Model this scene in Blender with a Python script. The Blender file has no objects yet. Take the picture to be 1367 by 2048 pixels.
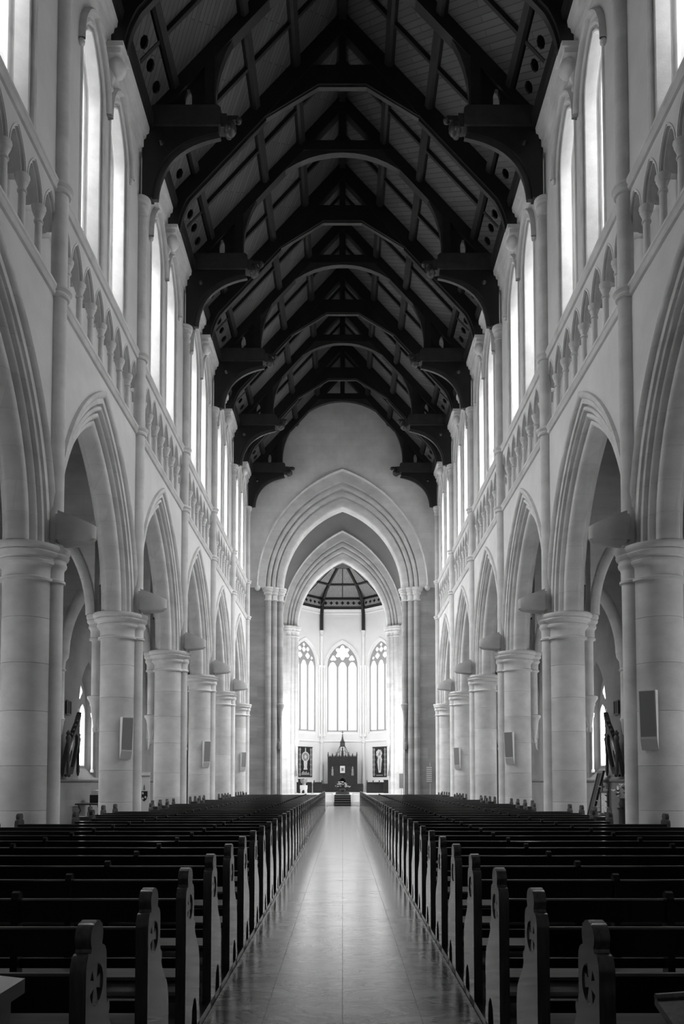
import bpy, bmesh, math, random
from mathutils import Vector, Matrix
from mathutils.geometry import tessellate_polygon

# ------------------------------------------------------------------ camera, world, exposure
sc = bpy.context.scene
COL = sc.collection
F_PX, EYE, HORIZON, PITCH = 1505.0, 1.65, 1563.0, math.radians(2.4)
cam_data = bpy.data.cameras.new('camera')
cam = bpy.data.objects.new('camera', cam_data)
COL.objects.link(cam)
cam.location = (0, 0, EYE)
cam.rotation_euler = (math.pi / 2 + PITCH, 0, 0)
cam_data.sensor_fit = 'VERTICAL'
cam_data.sensor_height = 36.0
cam_data.lens = F_PX / 2048 * 36.0
cam_data.shift_y = (HORIZON - F_PX * math.tan(PITCH) - 1024) / 2048
cam_data.shift_x = -1.0 / 2048
cam_data.clip_end = 300
sc.camera = cam

world = bpy.data.worlds.new('world')
sc.world = world
world.use_nodes = True
wn = world.node_tree.nodes['Background']
wn.inputs[0].default_value = (0.8, 0.8, 0.8, 1)
wn.inputs[1].default_value = 0.3

sc.view_settings.view_transform = 'Standard'
sc.view_settings.look = 'None'
sc.view_settings.gamma = 1.0
sc.view_settings.use_curve_mapping = False
sc.view_settings.exposure = 1.25

E_CLERE, E_APSE, E_SIDE, E_AISLE = 1.7, 0.95, 3.8, 7.0   # glow of the window glass; side panes are unseen fill for the apse
P_BAY = {-1: 0.35, 0: 0.55, 1: 0.9, 2: 1.3, 3: 1.9, 4: 2.5}   # sky lamp power per bay, made up to brighten towards the altar
P_CLERE = 230.0                                         # watts of sky light sent down through each clerestory lancet

def sky_lamp(x, y, z, sx, sy, aim, watts, spread):
    """soft patch of sky outside a window, shining down through it"""
    ld = bpy.data.lights.new('sky_light', 'AREA')
    ld.shape = 'RECTANGLE'; ld.size = sx; ld.size_y = sy; ld.energy = watts; ld.spread = math.radians(spread)
    o = bpy.data.objects.new('sky_light', ld)
    COL.objects.link(o)
    o.location = (x, y, z)
    o.rotation_euler = (Vector(aim) - Vector((x, y, z))).to_track_quat('-Z', 'Y').to_euler()
    return o

sc.cycles.use_denoising = True
sc.cycles.max_bounces = 7
sc.cycles.diffuse_bounces = 5
sc.cycles.glossy_bounces = 3
sc.cycles.sample_clamp_indirect = 6.0

R = random.Random(7)

# ------------------------------------------------------------------ materials
def new_mat(name):
    m = bpy.data.materials.new(name)
    m.use_nodes = True
    nt = m.node_tree
    return m, nt, nt.nodes['Principled BSDF']

def g(v):
    return (v, v, v, 1)

def surf(name, val, rough=0.8, var=0.0, scale=2.0, stretch=(1, 1, 1), bump=0.0, bump_scale=40, brick=None, obj_var=0.0, coat=0.0, spec=0.5):
    m, nt, b = new_mat(name)
    N, L = nt.nodes, nt.links
    b.inputs['Roughness'].default_value = rough
    b.inputs['Specular IOR Level'].default_value = spec
    if coat:
        b.inputs['Coat Weight'].default_value = coat
        b.inputs['Coat Roughness'].default_value = 0.12
    tc = N.new('ShaderNodeTexCoord')
    mp = N.new('ShaderNodeMapping')
    mp.inputs['Scale'].default_value = stretch
    L.new(tc.outputs['Object'], mp.inputs[0])
    cur = None
    if var:
        n = N.new('ShaderNodeTexNoise')
        n.inputs['Scale'].default_value = scale
        n.inputs['Detail'].default_value = 5
        n.inputs['Roughness'].default_value = 0.6
        L.new(mp.outputs[0], n.inputs['Vector'])
        r = N.new('ShaderNodeMapRange')
        r.inputs[1].default_value = 0.3
        r.inputs[2].default_value = 0.7
        r.inputs[3].default_value = 1 - var
        r.inputs[4].default_value = 1 + var
        L.new(n.outputs['Fac'], r.inputs[0])
        cur = r.outputs[0]
    def mul(a, bsock):
        if a is None:
            return bsock
        mm = N.new('ShaderNodeMath')
        mm.operation = 'MULTIPLY'
        L.new(a, mm.inputs[0]); L.new(bsock, mm.inputs[1])
        return mm.outputs[0]
    if brick:
        bw, bh, lo = brick
        sx = N.new('ShaderNodeSeparateXYZ')
        L.new(tc.outputs['Object'], sx.inputs[0])
        ad = N.new('ShaderNodeMath'); ad.operation = 'ADD'
        L.new(sx.outputs[0], ad.inputs[0]); L.new(sx.outputs[1], ad.inputs[1])
        cb = N.new('ShaderNodeCombineXYZ')
        L.new(ad.outputs[0], cb.inputs[0]); L.new(sx.outputs[2], cb.inputs[1])
        bt = N.new('ShaderNodeTexBrick')
        bt.inputs['Color1'].default_value = g(1.0)
        bt.inputs['Color2'].default_value = g(lo)
        bt.inputs['Mortar'].default_value = g(lo * 0.92)
        bt.inputs['Scale'].default_value = 1.0
        bt.inputs['Mortar Size'].default_value = 0.006
        bt.inputs['Brick Width'].default_value = bw
        bt.inputs['Row Height'].default_value = bh
        L.new(cb.outputs[0], bt.inputs['Vector'])
        cur = mul(cur, bt.outputs['Color'])
    if obj_var:
        oi = N.new('ShaderNodeObjectInfo')
        r = N.new('ShaderNodeMapRange')
        r.inputs[3].default_value = 1 - obj_var
        r.inputs[4].default_value = 1 + obj_var
        L.new(oi.outputs['Random'], r.inputs[0])
        cur = mul(cur, r.outputs[0])
    if cur is None:
        b.inputs['Base Color'].default_value = g(val)
    else:
        mm = N.new('ShaderNodeMath'); mm.operation = 'MULTIPLY'
        mm.inputs[1].default_value = val
        L.new(cur, mm.inputs[0])
        cc = N.new('ShaderNodeCombineColor')
        for i in range(3):
            L.new(mm.outputs[0], cc.inputs[i])
        L.new(cc.outputs[0], b.inputs['Base Color'])
    if bump:
        n2 = N.new('ShaderNodeTexNoise')
        n2.inputs['Scale'].default_value = bump_scale
        n2.inputs['Detail'].default_value = 3
        L.new(mp.outputs[0], n2.inputs['Vector'])
        bp = N.new('ShaderNodeBump')
        bp.inputs['Strength'].default_value = bump
        bp.inputs['Distance'].default_value = 0.02
        L.new(n2.outputs['Fac'], bp.inputs['Height'])
        L.new(bp.outputs[0], b.inputs['Normal'])
    return m

def glass_mat(name, strength, pattern=0.0):
    m, nt, b = new_mat(name)
    N, L = nt.nodes, nt.links
    b.inputs['Base Color'].default_value = g(0.6)
    b.inputs['Roughness'].default_value = 0.3
    b.inputs['Emission Color'].default_value = g(1)
    b.inputs['Emission Strength'].default_value = strength
    if pattern:
        tc = N.new('ShaderNodeTexCoord')
        v = N.new('ShaderNodeTexVoronoi')
        v.inputs['Scale'].default_value = 5
        L.new(tc.outputs['Object'], v.inputs['Vector'])
        r = N.new('ShaderNodeMapRange')
        r.inputs[3].default_value = strength * (1 - pattern)
        r.inputs[4].default_value = strength
        L.new(v.outputs['Color'], r.inputs[0])
        L.new(r.outputs[0], b.inputs['Emission Strength'])
    return m

def clear_glass_mat(name, strength):
    m, nt, b = new_mat(name)
    N, L = nt.nodes, nt.links
    em = N.new('ShaderNodeEmission'); em.inputs[1].default_value = strength
    tr = N.new('ShaderNodeBsdfTransparent'); tr.inputs[0].default_value = g(0.9)
    ad = N.new('ShaderNodeAddShader')
    L.new(em.outputs[0], ad.inputs[0]); L.new(tr.outputs[0], ad.inputs[1])
    L.new(ad.outputs[0], N['Material Output'].inputs[0])
    return m

def marble_mat():
    m, nt, b = new_mat('polished_marble')
    N, L = nt.nodes, nt.links
    tc = N.new('ShaderNodeTexCoord')
    oi = N.new('ShaderNodeObjectInfo')
    vm = N.new('ShaderNodeVectorMath'); vm.operation = 'ADD'
    sc3 = N.new('ShaderNodeVectorMath'); sc3.operation = 'SCALE'
    sc3.inputs['Scale'].default_value = 0.35
    L.new(oi.outputs['Location'], sc3.inputs[0])
    L.new(tc.outputs['Object'], vm.inputs[0]); L.new(oi.outputs['Location'], vm.inputs[1])
    mp = N.new('ShaderNodeMapping'); mp.inputs['Scale'].default_value = (1.0, 2.2, 1)
    L.new(vm.outputs[0], mp.inputs[0])
    n1 = N.new('ShaderNodeTexNoise'); n1.inputs['Scale'].default_value = 1.4; n1.inputs['Detail'].default_value = 8
    n1.inputs['Roughness'].default_value = 0.62; n1.inputs['Distortion'].default_value = 1.2
    L.new(mp.outputs[0], n1.inputs['Vector'])
    cr = N.new('ShaderNodeValToRGB')
    e = cr.color_ramp.elements
    e[0].position = 0.30; e[0].color = g(0.08)
    e[1].position = 0.70; e[1].color = g(0.36)
    x = e.new(0.47); x.color = g(0.24)
    x = e.new(0.495); x.color = g(0.03)
    x = e.new(0.52); x.color = g(0.27)
    L.new(n1.outputs['Fac'], cr.inputs[0])
    ov = N.new('ShaderNodeMapRange'); ov.inputs[3].default_value = 0.9; ov.inputs[4].default_value = 1.1
    L.new(oi.outputs['Random'], ov.inputs[0])
    mx = N.new('ShaderNodeMix'); mx.data_type = 'RGBA'; mx.blend_type = 'MULTIPLY'
    mx.inputs[0].default_value = 1.0
    L.new(cr.outputs[0], mx.inputs[6]); L.new(ov.outputs[0], mx.inputs[7])
    L.new(mx.outputs[2], b.inputs['Base Color'])
    rr = N.new('ShaderNodeMapRange'); rr.inputs[3].default_value = 0.16; rr.inputs[4].default_value = 0.30; b.inputs['Coat Weight'].default_value = 0.5; b.inputs['Coat Roughness'].default_value = 0.2; b.inputs['IOR'].default_value = 1.7
    L.new(n1.outputs['Fac'], rr.inputs[0])
    L.new(rr.outputs[0], b.inputs['Roughness'])
    return m

def board_mat(name, val, ang=45, w=0.16):
    m, nt, b = new_mat(name)
    N, L = nt.nodes, nt.links
    b.inputs['Roughness'].default_value = 0.6
    tc = N.new('ShaderNodeTexCoord')
    mp = N.new('ShaderNodeMapping'); mp.inputs['Rotation'].default_value = (0, 0, math.radians(ang))
    L.new(tc.outputs['Object'], mp.inputs[0])
    bt = N.new('ShaderNodeTexBrick')
    bt.inputs['Color1'].default_value = g(val); bt.inputs['Color2'].default_value = g(val * 0.72)
    bt.inputs['Mortar'].default_value = g(val * 0.35)
    bt.inputs['Scale'].default_value = 1; bt.inputs['Mortar Size'].default_value = 0.012
    bt.inputs['Brick Width'].default_value = 4.0; bt.inputs['Row Height'].default_value = w
    L.new(mp.outputs[0], bt.inputs['Vector'])
    L.new(bt.outputs['Color'], b.inputs['Base Color'])
    return m

M = dict(
    plaster=surf('lime_plaster', 0.68, 0.9, 0.10, 0.7, bump=0.12, bump_scale=25),
    stone=surf('dressed_stone', 0.68, 0.85, 0.14, 0.9, stretch=(1, 1, 2.2), bump=0.15, bump_scale=30, brick=(1.1, 0.55, 0.90)),
    carved=surf('carved_stone', 0.68, 0.85, 0.16, 1.6, bump=0.1, bump_scale=30),
    gable=surf('fine_ashlar', 0.80, 0.88, 0.12, 0.8, bump=0.1, bump_scale=25, brick=(0.9, 0.4, 0.93)),
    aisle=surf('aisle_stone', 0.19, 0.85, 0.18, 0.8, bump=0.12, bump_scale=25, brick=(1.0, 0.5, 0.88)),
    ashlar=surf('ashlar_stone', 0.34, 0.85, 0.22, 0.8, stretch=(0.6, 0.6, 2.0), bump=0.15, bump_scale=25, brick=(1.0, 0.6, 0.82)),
    drum=surf('drum_stone', 0.62, 0.85, 0.14, 1.2, stretch=(1, 1, 1.6), bump=0.12, bump_scale=30, obj_var=0.09),
    timber=surf('dark_timber', 0.012, 0.55, 0.3, 3.0, stretch=(1, 1, 1)),
    timber_edge=surf('waxed_timber', 0.04, 0.42, 0.3, 3.0),
    board=board_mat('ceiling_board', 0.12),
    pew=surf('pew_oak', 0.010, 0.3, 0.35, 6.0, stretch=(6, 6, 0.6), coat=0.5, spec=0.3),
    pew_end=surf('pew_end_oak', 0.085, 0.24, 0.30, 6.0, stretch=(8, 8, 0.7), coat=1.0),
    seat=surf('pew_seat_oak', 0.13, 0.30, 0.3, 5.0, stretch=(0.6, 8, 8), coat=0.4),
    woodfloor=surf('worn_floorboard', 0.05, 0.5, 0.3, 2.0),
    marble=marble_mat(),
    lead=surf('lead_came', 0.08, 0.6),
    glass_c=clear_glass_mat('clerestory_glass', E_CLERE),
    glass_h=glass_mat('apse_fill_glass', E_SIDE, 0.2),
    glass_m=glass_mat('apse_centre_glass', 0.8, 0.15),
    glass_t=glass_mat('crossing_fill_glass', 3.6, 0.2),  # added glow for the crossing, panes out of view
    glass_a=glass_mat('apse_glass', E_APSE, 0.2),
    glass_s=glass_mat('aisle_glass', E_AISLE, 0.4),
    shadeplaster=surf('shaded_plaster', 0.40, 0.9, 0.08, 0.8),  # plaster darkened: the shade above the second arch is in its colour
    tracery=surf('backlit_tracery_stone', 0.32, 0.85),  # stone darkened to put the shade of backlit mullions into its colour
    pier=surf('pier_stone', 0.44, 0.85, 0.2, 0.9, stretch=(0.6, 0.6, 2.0), brick=(1.0, 0.6, 0.85)),
    white=surf('white_paint', 0.75, 0.5),
    apse_plaster=surf('white_plaster', 0.78, 0.9, 0.04, 0.8),
    grey=surf('grey_paint', 0.22, 0.5),
    speaker=surf('speaker_grille', 0.24, 0.7),
    black=surf('black_cloth', 0.012, 0.8),
    dark=surf('dark_fabric', 0.025, 0.8),
    cloth=surf('pale_embroidery', 0.62, 0.9, 0.25, 14.0),
    midcloth=surf('grey_embroidery', 0.28, 0.9, 0.3, 14.0),
    oak=surf('carved_oak', 0.03, 0.45, 0.35, 8.0),
    brass=surf('gilded_brass', 0.35, 0.35),
    leaf=surf('plant_leaf', 0.06, 0.6, 0.3, 5.0),
    petal=surf('white_petal', 0.75, 0.7),
    slate=surf('slate_floor', 0.18, 0.4, 0.2, 2.0),
    steel=surf('brushed_steel', 0.5, 0.35),
)

# ------------------------------------------------------------------ mesh helpers
LOC = {}

class MB:
    def __init__(s):
        s.v, s.f = [], []
    def add(s, vs, fs):
        o = len(s.v)
        s.v += [tuple(v) for v in vs]
        s.f += [tuple(i + o for i in f) for f in fs]
        return s
    def box(s, x0, x1, y0, y1, z0, z1):
        return s.add([(x0, y0, z0), (x1, y0, z0), (x1, y1, z0), (x0, y1, z0), (x0, y0, z1), (x1, y0, z1), (x1, y1, z1), (x0, y1, z1)],
                     [(0, 3, 2, 1), (4, 5, 6, 7), (0, 1, 5, 4), (1, 2, 6, 5), (2, 3, 7, 6), (3, 0, 4, 7)])
    def quad(s, a, b, c, d):
        return s.add([a, b, c, d], [(0, 1, 2, 3)])
    def lathe(s, cx, cy, prof, seg=20, a0=0.0, a1=2 * math.pi):
        full = abs(a1 - a0 - 2 * math.pi) < 1e-6
        n = seg if full else seg + 1
        vs = []
        for r, z in prof:
            for i in range(n):
                a = a0 + (a1 - a0) * i / seg
                vs.append((cx + r * math.cos(a), cy + r * math.sin(a), z))
        fs = []
        for j in range(len(prof) - 1):
            for i in range(seg if not full else n):
                k = (i + 1) % n
                fs.append((j * n + i, j * n + k, (j + 1) * n + k, (j + 1) * n + i))
        fs.append(tuple(range(n - 1, -1, -1)))
        fs.append(tuple((len(prof) - 1) * n + i for i in range(n)))
        return s.add(vs, fs)
    def prism(s, loops, fn, t0, t1):
        """loops: outer outline then holes in 2D; fn(a, b, t) -> point; extruded t0..t1"""
        flat = [p for lp in loops for p in lp]
        tris = tessellate_polygon([[Vector((p[0], p[1], 0)) for p in lp] for lp in loops])
        n = len(flat)
        vs = [fn(p[0], p[1], t0) for p in flat] + [fn(p[0], p[1], t1) for p in flat]
        fs = [tuple(t) for t in tris] + [tuple(i + n for i in reversed(t)) for t in tris]
        o = 0
        for lp in loops:
            k = len(lp)
            for i in range(k):
                a, b = o + i, o + (i + 1) % k
                fs.append((a, b, b + n, a + n))
            o += k
        return s.add(vs, fs)
    def grid(s, rows, close=False):
        n = len(rows[0])
        vs = [p for r in rows for p in r]
        fs = []
        for j in range(len(rows) - 1):
            for i in range(n if close else n - 1):
                k = (i + 1) % n
                fs.append((j * n + i, j * n + k, (j + 1) * n + k, (j + 1) * n + i))
        return s.add(vs, fs)
    def tube(s, pts, rad, seg=8):
        rows = []
        pts = [Vector(p) for p in pts]
        for i, p in enumerate(pts):
            d = (pts[min(i + 1, len(pts) - 1)] - pts[max(i - 1, 0)]).normalized()
            up = Vector((0, 0, 1)) if abs(d.z) < 0.9 else Vector((1, 0, 0))
            a = d.cross(up).normalized(); b = d.cross(a)
            r = rad[i] if isinstance(rad, (list, tuple)) else rad
            rows.append([p + a * r * math.cos(2 * math.pi * k / seg) + b * r * math.sin(2 * math.pi * k / seg) for k in range(seg)])
        s.grid(rows, True)
        o = len(s.v) - len(rows) * seg
        s.f.append(tuple(o + i for i in range(seg)))
        s.f.append(tuple(o + (len(rows) - 1) * seg + i for i in range(seg)))
        return s
    def ball(s, c, r, seg=10, rings=6, sz=1.0):
        prof = [(max(r * math.sin(math.pi * i / rings), 0.001), c[2] - sz * r * math.cos(math.pi * i / rings)) for i in range(rings + 1)]
        return s.lathe(c[0], c[1], prof, seg)
    def build(s, name, mat, parent=None, smooth=40, local=False, loc=None):
        me = bpy.data.meshes.new(name)
        me.from_pydata(s.v, [], s.f)
        bm = bmesh.new(); bm.from_mesh(me)
        bmesh.ops.recalc_face_normals(bm, faces=bm.faces)
        bm.to_mesh(me); bm.free()
        me.materials.append(M[mat] if isinstance(mat, str) else mat)
        if smooth:
            me.polygons.foreach_set('use_smooth', [True] * len(me.polygons))
            me.set_sharp_from_angle(angle=math.radians(smooth))
        return link(name, me, parent, local, loc)

def link(name, me, parent=None, local=False, loc=None):
    o = bpy.data.objects.new(name, me)
    COL.objects.link(o)
    base = Vector((0, 0, 0))
    if parent:
        o.parent = parent
        base = LOC.get(parent.name, Vector((0, 0, 0)))
        if not local:
            o.matrix_parent_inverse = Matrix.Translation(-base)
            base = Vector((0, 0, 0))
    if loc is not None:
        o.location = loc
    LOC[o.name] = base + (Vector(loc) if loc is not None else Vector((0, 0, 0)))
    return o

def tag(o, label, cat, group=None, kind=None):
    o['label'] = label
    o['category'] = cat
    if group:
        o['group'] = group
    if kind:
        o['kind'] = kind
    return o

def thing(name, loc, label, cat, group=None, kind=None, rz=0.0):
    o = bpy.data.objects.new(name, None)
    COL.objects.link(o)
    o.empty_display_size = 0.2
    o.location = loc
    o.rotation_euler = (0, 0, rz)
    LOC[o.name] = Vector(loc)
    return tag(o, label, cat, group, kind)

def dup(o, parent, loc=None):
    c = o.copy()
    COL.objects.link(c)
    c.parent = parent
    if loc is not None:
        c.location = loc
    return c

ORD = ['first', 'second', 'third', 'fourth', 'fifth', 'sixth', 'seventh', 'eighth', 'ninth', 'tenth', 'eleventh', 'twelfth', 'thirteenth', 'fourteenth',
       'fifteenth', 'sixteenth', 'seventeenth', 'eighteenth', 'nineteenth', 'twentieth']
TENS = {2: 'twenty', 3: 'thirty', 4: 'forty', 5: 'fifty'}
def ordw(n):
    if n <= 20:
        return ORD[n - 1]
    t, u = divmod(n, 10)
    return TENS[t] + '-' + ORD[u - 1] if u else {3: 'thirtieth', 4: 'fortieth', 5: 'fiftieth'}[t]
SIDE = {-1: 'left', 1: 'right'}

def arc_path(hs, rise, zs, n=12, foot=None):
    """pointed-arch outline from the -hs foot over the apex to the +hs foot, as (u, z)"""
    rad = (rise * rise + hs * hs) / (2 * hs)
    c = rad - hs
    am = math.asin(min(1, rise / rad)) if c >= 0 else math.pi - math.asin(min(1, rise / rad))
    left = [(c - rad * math.cos(am * i / n), zs + rad * math.sin(am * i / n)) for i in range(n + 1)]
    left[-1] = (0.0, zs + rise)
    pts = left + [(-u, z) for u, z in reversed(left[:-1])]
    if foot is not None:
        pts = [(pts[0][0], foot)] + pts + [(pts[-1][0], foot)]
    return pts

def sweep_arch(mb, prof, zs, fn, n=12, foot=None):
    """prof: list of (half span, rise, depth); fn(u, z, depth) -> point"""
    rows = [[fn(u, z, d) for u, z in arc_path(hs, rise, zs, n, foot)] for hs, rise, d in prof]
    return mb.grid(rows)

def fill_above(mb, hs, rise, zs, ztop, fn, d, n=12, side_to=None, side_z=None):
    """flat face between an arch outline and ztop, plus flanks out to side_to down to side_z"""
    p = arc_path(hs, rise, zs, n)
    mb.grid([[fn(u, z, d) for u, z in p], [fn(u, ztop, d) for u, z in p]])
    if side_to is not None:
        for s in (-1, 1):
            mb.quad(fn(s * hs, side_z, d), fn(s * side_to, side_z, d), fn(s * side_to, ztop, d), fn(s * hs, ztop, d))
    return mb

# ------------------------------------------------------------------ dimensions
BAY, Y0 = 5.8, 14.3
YK = {k: Y0 + BAY * k for k in range(-1, 6)}
WX, WT = 5.58, 0.84            # nave wall face and thickness
CX = WX + WT / 2               # column axis
Z_CAP, Z_S1, Z_S2, Z_SCAP, Z_TOP = 6.1, 11.12, 13.2, 17.65, 19.6
AX = 9.75                      # outer wall of the side aisles
Y_END = 44.0
def roof_z(x):
    return 19.85 + 1.1 * (5.7 - abs(x))

# ------------------------------------------------------------------ floor
floor = MB().box(-AX - .3, AX + .3, -4, 70, -0.3, -0.02).build('floor', 'slate', smooth=0)
tag(floor, 'polished stone floor with a pale marble central aisle', 'floor', kind='structure')
slab_rows = [0.805 + 1.295 * i for i in range(0, 39)]
slab_cols = [(-0.955, -0.55), (-0.55, 0.0), (0.0, 0.55), (0.55, 0.955)]
slab_mesh = {}
for ci, (x0, x1) in enumerate(slab_cols):
    w = (x1 - x0) / 2 - 0.0016
    slab_mesh[ci] = None
    for y in slab_rows:
        loc = ((x0 + x1) / 2, y + 0.6475, -0.02)
        if slab_mesh[ci] is None:
            o = MB().box(-w, w, -0.6466, 0.6466, -0.02, 0.02).build('slab', 'marble', floor, smooth=0, local=True, loc=loc)
            slab_mesh[ci] = o.data
        else:
            link('slab', slab_mesh[ci], floor, local=True, loc=loc)
for s in (-1, 1):
    p = MB().box(min(s * 0.97, s * 5.75), max(s * 0.97, s * 5.75), 0.4, 43.0, -0.02, 0.012).build('floorboard_area', 'woodfloor', floor, smooth=0)
    k = MB().box(min(s * 0.957, s * 1.0), max(s * 0.957, s * 1.0), 0.4, 43.0, -0.02, 0.055).build('trim_%d' % (1 if s < 0 else 2), 'pew', smooth=0)
    tag(k, 'dark wooden kerb edging the marble aisle on the %s' % SIDE[s], 'trim', kind='structure')

# ------------------------------------------------------------------ nave walls
WIN_N = [0]
def nextwin():
    WIN_N[0] += 1
    return 'window_%d' % WIN_N[0]

ARCH_PROF = [(2.92, 4.65, 0.0), (2.92, 4.65, -.08), (2.87, 4.58, -.10), (2.81, 4.50, -.06), (2.80, 4.48, .0),
             (2.74, 4.42, -.005), (2.69, 4.36, .01), (2.67, 4.33, .14), (2.645, 4.30, .13), (2.635, 4.285, .05), (2.58, 4.23, .025), (2.54, 4.19, .05), (2.525, 4.17, .20), (2.50, 4.14, .19),
             (2.49, 4.125, .12), (2.43, 4.06, .10), (2.39, 4.01, .13), (2.375, 3.99, .29), (2.35, 3.965, .28), (2.335, 3.95, .21), (2.27, 3.89, .21), (2.23, 3.84, .25), (2.20, 3.80, .31), (2.20, 3.80, .42)]
ARCH_PROF = ARCH_PROF + [(a, b, WT - d) for a, b, d in reversed(ARCH_PROF[4:-1])]
WIN_PROF = [(.82, 1.30, 0), (.80, 1.28, -.03), (.76, 1.23, -.04), (.72, 1.18, -.02), (.71, 1.17, .03), (.72, 1.18, .10), (.685, 1.14, .12), (.66, 1.12, .05), (.635, 1.09, .03), (.61, 1.06, .05), (.60, 1.05, .09),
            (.56, .99, .29), (.60, 1.04, .31), (.60, 1.04, .355), (.535, .96, .365), (.52, .94, .39), (.525, .95, .43), (.55, .98, .44), (.50, .91, .80), (.49, .90, .86), (.46, .86, .84), (.43, .82, .86), (.42, .80, 1.05)]
HOOD_PROF = [(.96, 1.50, 0), (.96, 1.50, -.10), (.93, 1.46, -.14), (.895, 1.42, -.13), (.885, 1.40, -.05), (.87, 1.385, .0)]
Z_WS = 17.40

colonette = None
WALL = {}
shared = {}
def share(key, name, make, mat, parent, loc, mirror, smooth=40):
    """build once in local coordinates, then copies share the mesh"""
    kk = (key, mirror)
    if kk not in shared:
        o = make().build(name, mat, parent, smooth=smooth, local=True, loc=loc)
        shared[kk] = o.data
        return o
    return link(name, shared[kk], parent, True, loc)

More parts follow.
